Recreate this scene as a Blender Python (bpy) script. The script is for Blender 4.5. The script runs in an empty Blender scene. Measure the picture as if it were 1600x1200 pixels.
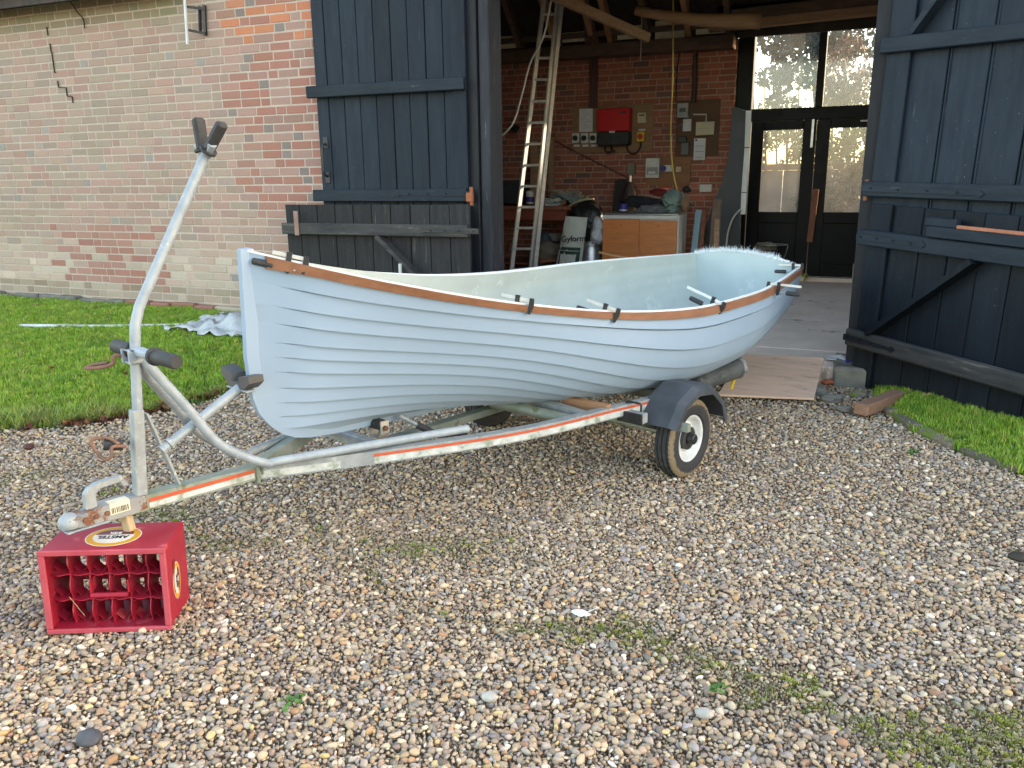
import bpy, bmesh, math, random
import numpy as np
from mathutils import Vector, Matrix
random.seed(7); rng = np.random.default_rng(7)
sc = bpy.context.scene
COL = sc.collection
rad = math.radians
# ------------------------------------------------------------------ camera, sky, sun, exposure
EYE = 1.5
F_PX = 1271.0
PITCH = math.atan(323 / 1271.); ROLL = math.atan(0.0122); YAW = rad(23)
fwd = np.array([-math.sin(YAW) * math.cos(PITCH), math.cos(YAW) * math.cos(PITCH), -math.sin(PITCH)])
rgt = np.array([math.cos(YAW), math.sin(YAW), 0]); upv = np.cross(rgt, fwd)
rgt2 = rgt * math.cos(ROLL) - upv * math.sin(ROLL); upv2 = upv * math.cos(ROLL) + rgt * math.sin(ROLL)
EYEP = np.array([0, 0, EYE])
cd = bpy.data.cameras.new('camera'); cam = bpy.data.objects.new('camera', cd); COL.objects.link(cam)
cd.sensor_width = 36; cd.lens = F_PX / 1600 * 36; cd.clip_start = .05; cd.clip_end = 2000
cam.matrix_world = Matrix(((rgt2[0], upv2[0], -fwd[0], 0), (rgt2[1], upv2[1], -fwd[1], 0), (rgt2[2], upv2[2], -fwd[2], EYE), (0, 0, 0, 1)))
sc.camera = cam

SUN = Vector((3.0, 1.7, 1.0)).normalized()
SUN_EL = math.asin(SUN.z); SUN_AZ = math.atan2(SUN.x, SUN.y)
w = bpy.data.worlds.new('World'); sc.world = w; w.use_nodes = True
wn = w.node_tree; bg = wn.nodes['Background']
sky = wn.nodes.new('ShaderNodeTexSky'); sky.sky_type = 'NISHITA'; sky.sun_disc = False
sky.sun_elevation = SUN_EL; sky.sun_rotation = SUN_AZ; sky.air_density = 1.0; sky.dust_density = 1.5; sky.ozone_density = 0.3
wn.links.new(sky.outputs[0], bg.inputs[0]); bg.inputs[1].default_value = .15
sd = bpy.data.lights.new('sun', 'SUN'); so = bpy.data.objects.new('sun', sd); COL.objects.link(so)
sd.energy = 2.0; sd.angle = rad(.7); sd.color = (1, .93, .82)
so.rotation_euler = SUN.to_track_quat('Z', 'Y').to_euler()
sc.view_settings.view_transform = 'Standard'; sc.view_settings.look = 'None'
sc.view_settings.use_white_balance = True; sc.view_settings.white_balance_temperature = 7600; sc.view_settings.white_balance_tint = 11
sc.view_settings.gamma = 1; sc.view_settings.exposure = 2.7
sc.render.engine = 'CYCLES'; sc.cycles.max_bounces = 7; sc.cycles.transparent_max_bounces = 12
sc.cycles.use_denoising = True; sc.cycles.caustics_reflective = False; sc.cycles.caustics_refractive = False
sc.cycles.sample_clamp_indirect = 6

# ------------------------------------------------------------------ measuring helpers
def ray(x, y): return fwd + rgt2 * (x - 800) / F_PX + upv2 * (600 - y) / F_PX
def on_z(x, y, z=0.):
    d = ray(x, y); return EYEP + d * ((z - EYE) / d[2])
def on_y(x, y, Y):
    d = ray(x, y); return EYEP + d * (Y / d[1])
def on_plane(x, y, p0, n):
    d = ray(x, y); return EYEP + d * (((p0 - EYEP) @ n) / (d @ n))
TH = rad(19.1774); TO = np.array([-1.445, 4.273, 0])           # trailer frame: lateral b2, along a2
a2 = np.array([math.sin(TH), math.cos(TH), 0]); b2 = np.array([math.cos(TH), -math.sin(TH), 0])
def tr(x, y, off):                                              # point on a lengthwise plane of the trailer -> (lateral, along, z)
    p = on_plane(x, y, TO + b2 * off, b2); return (off, float((p - TO) @ a2), float(p[2]))
def tr_t(x, y, t):
    p = on_plane(x, y, TO + a2 * t, a2); return (float((p - TO) @ b2), t, float(p[2]))
def tr_z(x, y, z):
    p = on_z(x, y, z) - TO; return (float(p @ b2), float(p @ a2), z)
def project(p):
    d = np.array(p, float) - EYEP; z = d @ fwd
    return 800 + F_PX * (d @ rgt2) / z, 600 - F_PX * (d @ upv2) / z, z
def noise2(x, y, s=0):
    return (math.sin(x * 1.7 + s) * math.cos(y * 2.3 - s * 1.3) + .6 * math.sin(x * 4.1 - y * 3.3 + s * 2) + .4 * math.sin(x * 9.7 + y * 7.9 + s) + .25 * math.sin(x * 17 - y * 21 + s * 3)) / 2.25

# ------------------------------------------------------------------ materials
MATS = {}
def mat(name, c1, c2=None, scale=6, rough=.7, bump=.15, bscale=40, metal=0., stretch=(1, 1, 1), c3=None, c3amt=.58, c3scale=3, specks=0., rnd=.0, spec=.4, source=None, bdist=.003):
    if name in MATS: return MATS[name]
    m = bpy.data.materials.new(name); m.use_nodes = True; nt = m.node_tree; N = nt.nodes; L = nt.links
    b = N['Principled BSDF']; b.inputs['Roughness'].default_value = rough; b.inputs['Metallic'].default_value = metal
    b.inputs['Specular IOR Level'].default_value = spec
    tc = N.new('ShaderNodeTexCoord'); mp = N.new('ShaderNodeMapping'); mp.inputs['Scale'].default_value = stretch
    L.new(tc.outputs['Object'], mp.inputs[0]); oi = N.new('ShaderNodeObjectInfo')
    ad = N.new('ShaderNodeVectorMath'); ad.operation = 'MULTIPLY_ADD'; ad.inputs[1].default_value = (1, 1, 1)
    cmb = N.new('ShaderNodeCombineXYZ'); mu = N.new('ShaderNodeMath'); mu.operation = 'MULTIPLY'; mu.inputs[1].default_value = 37.
    L.new(oi.outputs['Random'], mu.inputs[0]); L.new(mu.outputs[0], cmb.inputs[0]); L.new(mu.outputs[0], cmb.inputs[2])
    L.new(mp.outputs[0], ad.inputs[0]); L.new(cmb.outputs[0], ad.inputs[2]); V = ad.outputs[0]
    def nz(s, d=6., r=.6):
        n = N.new('ShaderNodeTexNoise'); n.inputs['Scale'].default_value = s; n.inputs['Detail'].default_value = d; n.inputs['Roughness'].default_value = r
        L.new(V, n.inputs['Vector']); return n
    def ramp(src, a, bb):
        r = N.new('ShaderNodeValToRGB'); r.color_ramp.elements[0].position = a; r.color_ramp.elements[1].position = bb; L.new(src, r.inputs[0]); return r.outputs[0]
    def mix(fac, A, B, mode='MIX'):
        x = N.new('ShaderNodeMix'); x.data_type = 'RGBA'; x.blend_type = mode
        if isinstance(fac, float): x.inputs[0].default_value = fac
        else: L.new(fac, x.inputs[0])
        for i, q in ((6, A), (7, B)):
            if isinstance(q, tuple): x.inputs[i].default_value = (*q, 1)
            else: L.new(q, x.inputs[i])
        return x.outputs[2]
    n1 = nz(scale)
    if source:                                                   # colour comes from the piece itself
        at = N.new('ShaderNodeAttribute')
        if source == 'object': base = oi.outputs['Color']
        else:
            at.attribute_type = 'INSTANCER' if source == 'inst' else 'GEOMETRY'; at.attribute_name = 'col'; base = at.outputs['Color']
        c = mix(ramp(n1.outputs[0], .35, .7), base, c2 if c2 else base, 'MIX' if c2 else 'MIX')
        v = mix(.5, c, ramp(nz(scale * 3).outputs[0], .0, 1.), 'OVERLAY') ; c = mix(.35, c, v)
    else:
        c = mix(ramp(n1.outputs[0], .35, .68), c1, c2 or tuple(k * .75 for k in c1))
    if c3: c = mix(ramp(nz(c3scale, 8., .65).outputs[0], c3amt, c3amt + .07), c, c3)
    if specks: c = mix(ramp(nz(55, 2., .5).outputs[0], .785 - specks, .80 - specks), c, (.30, .31, .31)); c = mix(ramp(nz(9, 9., .75).outputs[0], .63, .72), c, tuple(min(1, k * 3.2) for k in (c2 or c1)))
    if rnd:
        hs = N.new('ShaderNodeHueSaturation'); mr = N.new('ShaderNodeMapRange'); mr.inputs[3].default_value = 1 - rnd; mr.inputs[4].default_value = 1 + rnd
        L.new(oi.outputs['Random'], mr.inputs[0]); L.new(mr.outputs[0], hs.inputs['Value']); L.new(c, hs.inputs['Color']); c = hs.outputs[0]
    L.new(c, b.inputs['Base Color'])
    if bump:
        bp = N.new('ShaderNodeBump'); bp.inputs['Strength'].default_value = bump; bp.inputs['Distance'].default_value = bdist
        L.new(nz(bscale, 5., .65).outputs[0], bp.inputs['Height']); L.new(bp.outputs[0], b.inputs['Normal'])
    rr = N.new('ShaderNodeMapRange'); rr.inputs[3].default_value = max(.05, rough - .12); rr.inputs[4].default_value = min(1, rough + .12)
    L.new(nz(scale * 2.3).outputs[0], rr.inputs[0]); L.new(rr.outputs[0], b.inputs['Roughness'])
    MATS[name] = m; return m

# ------------------------------------------------------------------ mesh helpers
class MB:
    def __init__(s): s.v = []; s.f = []; s.c = []
    def add(s, vs, fs, col=None):
        o = len(s.v); s.v += [tuple(map(float, q)) for q in vs]; s.f += [tuple(i + o for i in f) for f in fs]
        if col is not None: s.c += [col] * len(vs)
        return s
    def box(s, lo, hi, bev=0., M=None, jit=0., col=None):
        bm = bmesh.new(); bmesh.ops.create_cube(bm, size=1)
        c = [(lo[i] + hi[i]) / 2 for i in range(3)]; d = [abs(hi[i] - lo[i]) for i in range(3)]
        for v in bm.verts: v.co = Vector([c[i] + v.co[i] * d[i] + random.uniform(-jit, jit) for i in range(3)])
        if bev: bmesh.ops.bevel(bm, geom=bm.edges[:], offset=min(bev, min(d) * .45), segments=1, affect='EDGES')
        if M is not None: bmesh.ops.transform(bm, matrix=M, verts=bm.verts)
        bm.verts.index_update(); s.add([v.co[:] for v in bm.verts], [[v.index for v in f.verts] for f in bm.faces], col); bm.free(); return s
    def beam(s, p, q, wd, ht, up=(0, 0, 1), bev=0., jit=0.):
        p = Vector(p); q = Vector(q); d = q - p; L = d.length; y = d.normalized(); x = y.cross(Vector(up)).normalized(); z = x.cross(y)
        M = Matrix.Translation((p + q) / 2) @ Matrix((x, y, z)).transposed().to_4x4()
        return s.box((-wd / 2, -L / 2, -ht / 2), (wd / 2, L / 2, ht / 2), bev, M, jit)
    def tube(s, pts, r, n=10, cap=True, smoothsteps=0):
        P = [Vector(p) for p in pts]
        if smoothsteps:
            Q = []
            for i in range(len(P) - 1):
                p0, p1, p2, p3 = P[max(i - 1, 0)], P[i], P[i + 1], P[min(i + 2, len(P) - 1)]
                for k in range(smoothsteps):
                    t = k / smoothsteps
                    Q.append(.5 * ((2 * p1) + (p2 - p0) * t + (2 * p0 - 5 * p1 + 4 * p2 - p3) * t * t + (3 * p1 - p0 - 3 * p2 + p3) * t ** 3))
            P = Q + [P[-1]]
        R = r if isinstance(r, (list, tuple)) else [r] * len(P)
        if len(R) != len(P): R = [R[0] + (R[-1] - R[0]) * i / (len(P) - 1) for i in range(len(P))]
        vs = []; fs = []; prev = None
        for i, p in enumerate(P):
            d = (P[min(i + 1, len(P) - 1)] - P[max(i - 1, 0)]).normalized()
            if prev is None: x = d.orthogonal().normalized()
            else:
                x = prev - d * prev.dot(d); x = x.normalized() if x.length > 1e-5 else d.orthogonal().normalized()
            prev = x; y = d.cross(x)
            for k in range(n):
                a = 2 * math.pi * k / n; vs.append(p + x * math.cos(a) * R[i] + y * math.sin(a) * R[i])
        for i in range(len(P) - 1):
            for k in range(n): fs.append((i * n + k, i * n + (k + 1) % n, (i + 1) * n + (k + 1) % n, (i + 1) * n + k))
        if cap: fs.append(tuple(range(n))[::-1]); fs.append(tuple((len(P) - 1) * n + k for k in range(n)))
        return s.add(vs, fs)
    def lathe(s, prof, n=32, M=None, wob=None):
        vs = []; fs = []
        for j in range(n):
            a = 2 * math.pi * j / n
            for i, (x, r) in enumerate(prof):
                if wob: r += wob(i, j)
                p = Vector((x, r * math.cos(a), r * math.sin(a))); vs.append(M @ p if M is not None else p)
        m = len(prof)
        for j in range(n):
            for i in range(m - 1): fs.append((j * m + i, j * m + i + 1, ((j + 1) % n) * m + i + 1, ((j + 1) % n) * m + i))
        return s.add(vs, fs)
    def prism(s, pts, d, M=None):                                # outline in (x, z), extruded along y by d
        n = len(pts); vs = [(x, 0, z) for x, z in pts] + [(x, d, z) for x, z in pts]
        if M is not None: vs = [M @ Vector(v) for v in vs]
        return s.add(vs, [tuple(range(n)), tuple(range(n, 2 * n))[::-1]] + [(i, i + n, (i + 1) % n + n, (i + 1) % n) for i in range(n)])
    def blob(s, c, r, sub=2, rough=.25, seed=0, flat=1.):
        bm = bmesh.new(); bmesh.ops.create_icosphere(bm, subdivisions=sub, radius=1)
        rx, ry, rz = r if isinstance(r, (list, tuple)) else (r, r, r)
        for v in bm.verts:
            k = 1 + rough * noise2(v.co.x * 2.2 + v.co.z * 1.3, v.co.y * 2.2 - v.co.z * 1.7, seed)
            v.co = Vector((c[0] + v.co.x * rx * k, c[1] + v.co.y * ry * k, c[2] + v.co.z * rz * k * flat))
        bm.verts.index_update(); s.add([v.co[:] for v in bm.verts], [[v.index for v in f.verts] for f in bm.faces]); bm.free(); return s
    def mesh(s, name, m, smooth=False, solid=0., fix=True):
        me = bpy.data.meshes.new(name); me.from_pydata(s.v, [], s.f)
        if solid or fix:
            bm = bmesh.new(); bm.from_mesh(me)
            if solid: bmesh.ops.solidify(bm, geom=bm.faces[:], thickness=solid)
            bmesh.ops.recalc_face_normals(bm, faces=bm.faces[:]); bm.to_mesh(me); bm.free()
        if s.c:
            at = me.color_attributes.new('col', 'FLOAT_COLOR', 'POINT')
            at.data.foreach_set('color', np.array([(*c, 1) for c in s.c], 'f').ravel())
        me.materials.append(m)
        if smooth:
            me.polygons.foreach_set('use_smooth', [True] * len(me.polygons))
            me.set_sharp_from_angle(angle=rad(40)) if smooth == 'auto' else None
        me.update(); return me

def tag(o, label=None, cat=None, group=None, kind=None):
    if label: o['label'] = label
    if cat: o['category'] = cat
    if group: o['group'] = group
    if kind: o['kind'] = kind
    return o
def thing(name, label, cat, loc=(0, 0, 0), rot=(0, 0, 0), group=None):
    o = bpy.data.objects.new(name, None); COL.objects.link(o); o.empty_display_size = .1
    o.location = Vector(tuple(map(float, loc))); o.rotation_euler = rot
    return tag(o, label, cat, group)
def put(name, me, parent=None, label=None):
    o = bpy.data.objects.new(name, me); COL.objects.link(o)
    if parent: o.parent = parent
    if label: o['label'] = label
    return o
def part(name, mb, m, parent, world=False, smooth=False, solid=0., label=None, fix=True):
    """mesh child; world=True: the vertices are world positions and are moved into the thing's own frame"""
    root = parent
    while root.parent: root = root.parent
    if world:
        I = root.matrix_basis.inverted(); mb.v = [tuple(I @ Vector(v)) for v in mb.v]
    return put(name, mb.mesh(name, m, smooth, solid, fix), parent, label)
def single(name, mb, m, label, cat, group=None, smooth=False, solid=0., origin=None, fix=True):
    """a thing that is one mesh given in world positions; its origin goes to its base"""
    if origin is None:
        a = np.array(mb.v); origin = (float((a[:, 0].min() + a[:, 0].max()) / 2), float((a[:, 1].min() + a[:, 1].max()) / 2), float(a[:, 2].min()))
    mb.v = [(x - origin[0], y - origin[1], z - origin[2]) for x, y, z in mb.v]
    o = put(name, mb.mesh(name, m, smooth, solid, fix)); o.location = origin
    return tag(o, label, cat, group)
def structure(name, mb, m, smooth=False, **k):
    o = put(name, mb.mesh(name, m, smooth, **k)); o['kind'] = 'structure'; return o
def text_mesh(txt, size, name='lettering'):
    cu = bpy.data.curves.new(name, 'FONT'); cu.body = txt; cu.size = size; cu.align_x = 'CENTER'; cu.align_y = 'CENTER'; cu.offset = size * .012; cu.extrude = .0006
    o = bpy.data.objects.new(name, cu); COL.objects.link(o); bpy.context.view_layer.update()
    me = bpy.data.meshes.new_from_object(o.evaluated_get(bpy.context.evaluated_depsgraph_get())); bpy.data.objects.remove(o); bpy.data.curves.remove(cu); return me
def lettering(txt, size, M, m, parent, squeeze=1., name='lettering'):
    me = text_mesh(txt, size); me.transform(M @ Matrix.Diagonal((squeeze, 1, 1, 1))); me.materials.clear(); me.materials.append(m)
    return put(name, me, parent)

# ------------------------------------------------------------------ palette
gal = mat('galvanised_steel', (.36, .39, .40), (.25, .275, .285), scale=18, rough=.6, metal=.3, bump=.08, bscale=120, c3=(.48, .50, .50), c3amt=.6, c3scale=25)
gal_dirty = mat('mossy_galvanised_steel', (.33, .36, .33), (.20, .235, .17), scale=7, rough=.62, metal=.35, bump=.12, bscale=90, c3=(.16, .18, .09), c3amt=.6, c3scale=9)
gal_blue = mat('pale_galvanised_tube', (.37, .42, .455), (.27, .31, .345), scale=14, rough=.6, metal=.2, bump=.06, bscale=100, c3=(.50, .54, .56), c3amt=.62, c3scale=30)
rust = mat('rusty_steel', (.20, .085, .045), (.13, .07, .05), scale=20, rough=.85, bump=.3, bscale=120, c3=(.32, .33, .32), c3amt=.6, c3scale=12)
rust_hook = mat('rusty_rod', (.24, .12, .08), (.16, .09, .07), scale=30, rough=.8, bump=.3, bscale=150)
black_pl = mat('black_plastic', (.016, .017, .019), (.03, .032, .034), scale=10, rough=.42, bump=.1, bscale=200)
black_rub = mat('black_rubber', (.028, .029, .031), (.05, .05, .05), scale=12, rough=.7, bump=.2, bscale=160)
grey_pl = mat('weathered_black_plastic', (.045, .052, .062), (.075, .085, .098), scale=6, rough=.5, bump=.12, bscale=150)
boat_blue = mat('pale_blue_gelcoat', (.305, .405, .525), (.285, .385, .50), scale=2.2, rough=.42, bump=.1, bscale=300, spec=.3, bdist=.0015, c3=(.28, .36, .42), c3amt=.66, c3scale=1.6)
boat_in = mat('matt_glassfibre_inside', (.50, .55, .52), (.43, .48, .45), scale=3.5, rough=.6, bump=.35, bscale=160, c3=(.57, .61, .58), c3amt=.6, c3scale=6)
fibre = mat('white_glass_fibre', (.86, .90, .92), (.75, .80, .83), scale=30, rough=.55, bump=0)
mahog = mat('mahogany_strip', (.30, .135, .075), (.22, .095, .052), scale=5, rough=.55, bump=.15, bscale=80, stretch=(6, 1, 6), c3=(.14, .06, .03), c3amt=.70, c3scale=9)
white_paint = mat('white_painted_steel', (.74, .75, .75), (.60, .61, .60), scale=14, rough=.4, bump=.05, c3=(.30, .22, .14), c3amt=.70, c3scale=12)
orange_tape = mat('orange_reflective_tape', (.62, .10, .04), (.50, .085, .04), scale=25, rough=.5, bump=.1, c3=(.5, .42, .36), c3amt=.72, c3scale=18)
white_tape = mat('worn_white_reflective_tape', (.62, .64, .63), (.34, .38, .34), scale=16, rough=.5, bump=.25, bscale=60, c3=(.27, .31, .24), c3amt=.55, c3scale=16)
crate_red = mat('red_crate_plastic', (.40, .018, .042), (.32, .016, .036), scale=5, rough=.42, bump=.08, c3=(.58, .09, .10), c3amt=.6, c3scale=7)
crate_edge = mat('faded_red_plastic', (.50, .085, .11), (.42, .05, .07), scale=8, rough=.55, bump=.1)
door_blue = mat('blue_black_door_paint', (.0095, .016, .026), (.016, .026, .039), scale=3, rough=.62, spec=.22, specks=.012, bump=.35, bscale=26, stretch=(5, 5, .7), c3=(.040, .050, .064), c3amt=.64, c3scale=4, rnd=.22, bdist=.004)
door_old = mat('weathered_black_boards', (.013, .0138, .017), (.030, .029, .030), scale=3, rough=.8, bump=.5, bscale=22, stretch=(7, 7, .6), c3=(.095, .087, .074), c3amt=.60, c3scale=5, specks=.018, rnd=.25, bdist=.005)
door_dark = mat('dark_lower_door_boards', (.0055, .009, .0145), (.010, .0155, .0225), scale=3, rough=.62, spec=.2, bump=.4, bscale=24, stretch=(6, 6, .7), c3=(.035, .042, .048), c3amt=.64, c3scale=5, specks=.015, rnd=.22, bdist=.004)
rail_blue = mat('blue_black_rail_paint', (.011, .018, .028), (.018, .028, .040), scale=4, rough=.6, spec=.22, bump=.35, bscale=26, stretch=(.8, 5, 5), c3=(.07, .08, .095), c3amt=.66, specks=.014, c3scale=5, bdist=.004)
rail_old = mat('greyed_oak_rail', (.028, .028, .031), (.065, .062, .058), scale=4, rough=.8, bump=.5, bscale=22, stretch=(.7, 6, 6), c3=(.13, .115, .095), c3amt=.60, c3scale=4, specks=.015, bdist=.005)
post_black = mat('black_post_paint', (.005, .006, .010), (.010, .012, .018), scale=4, rough=.6, bump=.3, bscale=30, stretch=(4, 4, .7))
post_grey = mat('grey_weathered_post', (.038, .040, .050), (.020, .021, .027), scale=4, rough=.75, bump=.4, bscale=40, stretch=(5, 5, .6), c3=(.15, .15, .165), c3amt=.62, c3scale=6)
frame_black = mat('black_joinery_paint', (.0015, .0015, .002), (.003, .003, .0035), scale=5, rough=.45, spec=.15, bump=.05)
alu = mat('aluminium', (.66, .65, .61), (.54, .53, .50), scale=14, rough=.45, metal=.3, bump=.05, c3=(.3, .3, .28), c3amt=.7, c3scale=20)
concrete = mat('concrete_floor', (.78, .63, .54), (.64, .52, .445), scale=3, rough=.85, bump=.3, bscale=60, c3=(.33, .26, .21), c3amt=.60, c3scale=4)
stone_grey = mat('grey_stone', (.20, .19, .165), (.13, .125, .11), scale=9, rough=.9, bump=.6, bscale=40, c3=(.12, .14, .05), c3amt=.6, c3scale=6, bdist=.008)
kerb_m = mat('mossy_kerb_brick', (.20, .16, .115), (.13, .12, .10), scale=12, rough=.9, bump=.6, bscale=50, c3=(.13, .17, .04), c3amt=.52, c3scale=9, rnd=.3, bdist=.008)
ply = mat('pale_plywood', (.78, .52, .39), (.64, .42, .31), scale=4, rough=.75, bump=.2, bscale=30, stretch=(1, 5, 5), c3=(.44, .27, .18), c3amt=.60, c3scale=4)
board_m = mat('brown_backboard', (.27, .155, .085), (.21, .12, .065), scale=4, rough=.7, bump=.1, stretch=(1, 1, 4))
timber = mat('sawn_timber', (.36, .22, .13), (.25, .15, .09), scale=5, rough=.75, bump=.25, bscale=30, stretch=(1, 6, 6))
timber_dk = mat('dark_roof_timber', (.085, .056, .042), (.14, .09, .062), scale=5, rough=.85, bump=.3, bscale=30, stretch=(1, 5, 5))
rafter_m = mat('brown_rafter_timber', (.40, .21, .115), (.29, .155, .085), scale=6, rough=.8, bump=.3, bscale=30)
pine = mat('orange_pine', (.62, .21, .065), (.50, .16, .05), scale=4, rough=.4, bump=.08, stretch=(1, 1, 5), c3=(.16, .05, .02), c3amt=.74, c3scale=10)
redwood = mat('red_brown_timber', (.26, .09, .045), (.18, .06, .035), scale=6, rough=.6, bump=.2, stretch=(5, 5, 1))
white_lam = mat('white_laminate', (.62, .63, .60), (.52, .53, .51), scale=5, rough=.4, bump=.02)
steel = mat('brushed_steel', (.42, .42, .42), (.32, .32, .33), scale=12, rough=.32, metal=.85, bump=.03)
white_pl = mat('white_plastic_box', (.58, .58, .55), (.50, .50, .47), scale=9, rough=.45, bump=.02)
cream_pl = mat('cream_plastic_box', (.50, .43, .29), (.44, .38, .25), scale=9, rough=.5, bump=.02)
grey_box = mat('grey_meter_plastic', (.30, .31, .31), (.24, .25, .25), scale=9, rough=.45, bump=.02)
paper = mat('white_paper', (.62, .62, .64), (.55, .55, .58), scale=8, rough=.8, bump=.15)
red_case = mat('red_inverter_case', (.50, .012, .018), (.44, .012, .016), scale=3, rough=.35, bump=.02)
yellow_pl = mat('yellow_plastic', (.68, .46, .02), (.60, .40, .02), scale=6, rough=.4, bump=.02)
redknob = mat('red_knob_plastic', (.52, .02, .02), rough=.4, bump=0)
dark_scr = mat('dark_display', (.02, .035, .03), (.03, .05, .04), rough=.25, bump=0)
navy = mat('navy_blue_print', (.02, .02, .18), (.03, .03, .22), rough=.45, bump=0)
rope_m = mat('tan_rope', (.42, .34, .25), (.30, .24, .17), scale=60, rough=.9, bump=.6, bscale=200)
rope_blue = mat('blue_grey_rope', (.25, .34, .35), (.16, .23, .24), scale=60, rough=.9, bump=.6, bscale=200)
cable_w = mat('white_cable', (.62, .60, .56), rough=.5, bump=0)
cable_y = mat('yellow_cord', (.55, .44, .13), rough=.7, bump=0)
cable_b = mat('black_cable', (.02, .018, .018), rough=.6, bump=0)
cable_red = mat('red_brown_cable', (.13, .045, .04), (.09, .04, .035), rough=.7, bump=0)
pvc = mat('red_brown_conduit', (.10, .042, .036), (.075, .035, .03), rough=.5, bump=0)
sack_w = mat('white_paper_sack', (.50, .52, .48), (.42, .44, .40), scale=5, rough=.6, bump=.5, bscale=18, bdist=.01)
sack_green = mat('dark_green_print', (.02, .055, .045), rough=.6, bump=0)
black_bag = mat('black_bin_liner', (.010, .011, .013), (.016, .017, .02), rough=.35, bump=.6, bscale=14, bdist=.015)
poly_clear = mat('crumpled_clear_polythene', (.50, .53, .53), (.40, .42, .42), scale=7, rough=.25, bump=.8, bscale=16, bdist=.02)
poly_green = mat('pale_green_plastic_bag', (.22, .30, .26), (.15, .22, .20), scale=9, rough=.4, bump=.8, bscale=20, bdist=.015)
blue_board = mat('pale_blue_board', (.24, .36, .42), (.20, .31, .37), scale=4, rough=.6, bump=.1)
grey_sheet = mat('dark_grey_sheet', (.050, .056, .062), (.040, .045, .050), scale=3, rough=.55, bump=.05)
white_edge = mat('white_edging', (.72, .72, .70), (.62, .62, .60), rough=.4, bump=0)
brown_leaf = mat('fallen_leaf', (.17, .075, .05), (.10, .05, .04), scale=15, rough=.8, bump=.2, rnd=.35)
orange_leaf = mat('orange_fallen_leaf', (.42, .15, .04), (.30, .11, .04), scale=15, rough=.8, bump=.2, rnd=.3)
pipe_white = mat('white_plastic_pipe', (.66, .68, .68), (.55, .57, .57), scale=8, rough=.4, bump=.05)
mortar_f = mat('pale_lime_mortar', (.54, .44, .37), (.45, .365, .30), scale=9, rough=.95, bump=.5, bscale=90, c3=(.42, .37, .27), c3amt=.62, c3scale=2.2)
mortar_b = mat('pinkish_mortar', (.42, .27, .21), (.34, .22, .17), scale=9, rough=.95, bump=.5, bscale=90)
brick_o = mat('brick_faces', (.3, .2, .1), None, scale=14, rough=.9, bump=.55, bscale=70, source='object')
brick_s = mat('brick_faces_far', (.3, .2, .1), None, scale=14, rough=.9, bump=.55, bscale=70, source='geo')
stone_i = mat('pebbles', (.3, .2, .1), None, scale=45, rough=.92, spec=.2, bump=.25, bscale=160, source='inst', bdist=.002)
leaf_geo = mat('leaf_faces', (.1, .1, .1), None, scale=9, rough=.6, bump=0, source='geo')
blade_i = mat('grass_blades', (.1, .1, .1), None, scale=30, rough=.55, bump=0, source='inst')
for mm, tcol in ((leaf_geo, .25), (blade_i, .3)):
    b_ = mm.node_tree.nodes['Principled BSDF']; b_.inputs['Transmission Weight'].default_value = 0
    b_.inputs['Subsurface Weight'].default_value = 0
FLOOR = .15; WALLY = 6.4; BACKY = 11.2
# ------------------------------------------------------------------ ground, lawns, barn floor
soil = mat('damp_soil_and_grit', (.27, .22, .16), (.18, .145, .11), scale=26, rough=.95, bump=.8, bscale=70, c3=(.19, .185, .09), c3amt=.62, c3scale=1.2, bdist=.01)
field = mat('rough_field', (.05, .06, .025), (.07, .06, .035), scale=2, rough=.95, bump=.5, bscale=20)
turf = mat('turf_soil', (.055, .10, .018), (.075, .13, .02), scale=14, rough=.95, bump=.6, bscale=60, bdist=.01)
N_ = 90
gx = np.concatenate([np.linspace(-600, -12, 12), np.linspace(-11, 5, 110), np.linspace(6, 600, 12)])
gy = np.concatenate([np.linspace(-600, -3, 10), np.linspace(-2, 7.4, 76), np.linspace(8, 13, 6), np.linspace(16, 900, 14)])
mb = MB()
mb.v = [(x, y, -.012 + (.006 * noise2(x * 3, y * 3, 1) if abs(x) < 11 and -2 < y < 7 else -.01)) for y in gy for x in gx]
nx = len(gx); mb.f = [(j * nx + i, j * nx + i + 1, (j + 1) * nx + i + 1, (j + 1) * nx + i) for j in range(len(gy) - 1) for i in range(nx - 1)]
structure('ground', mb, soil, True, fix=False)

def smooth(t): t = max(0, min(1, t)); return t * t * (3 - 2 * t)
EDGE = [(-14, 1.0), (-11, 1.7), (-7.5, 2.35), (-5.6, 2.85), (-4.85, 3.2), (-4.52, 3.42), (-4.28, 3.69), (-4.17, 3.95), (-4.12, 4.3), (-4.06, 4.7), (-3.9, 5.3), (-3.6, 5.9), (-3.3, 6.36)]
def edge_y(x):
    return float(np.interp(x, [p[0] for p in EDGE], [p[1] for p in EDGE]))
def lawn_z(x, y):
    e = edge_y(x); return .035 + .19 * smooth((y - e) / max(.5, 6.4 - e)) + .008 * noise2(x * 2, y * 2, 4)
mb = MB(); cols = np.linspace(-14, -3.3, 90); rows = 26
for x in cols:
    e = edge_y(x) + .03 * noise2(x * 5, 0, 2)
    mb.v.append((x, e - .05, -.02))
    for j in range(rows):
        y = e + (6.42 - e) * (j / (rows - 1)) ** 1.3; mb.v.append((x, y, lawn_z(x, y)))
n = rows + 1; mb.f = [(i * n + j, (i + 1) * n + j, (i + 1) * n + j + 1, i * n + j + 1) for i in range(len(cols) - 1) for j in range(n - 1)]
structure('lawn', mb, turf, True, fix=False)
RE = [(.16, 6.15), (.20, 5.75), (.28, 5.50), (.37, 5.21), (.60, 4.86), (.87, 4.58), (1.3, 4.2), (2.0, 3.7), (3.2, 3.1)]
def redge_y(x): return float(np.interp(x, [p[0] for p in RE], [p[1] for p in RE]))
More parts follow.
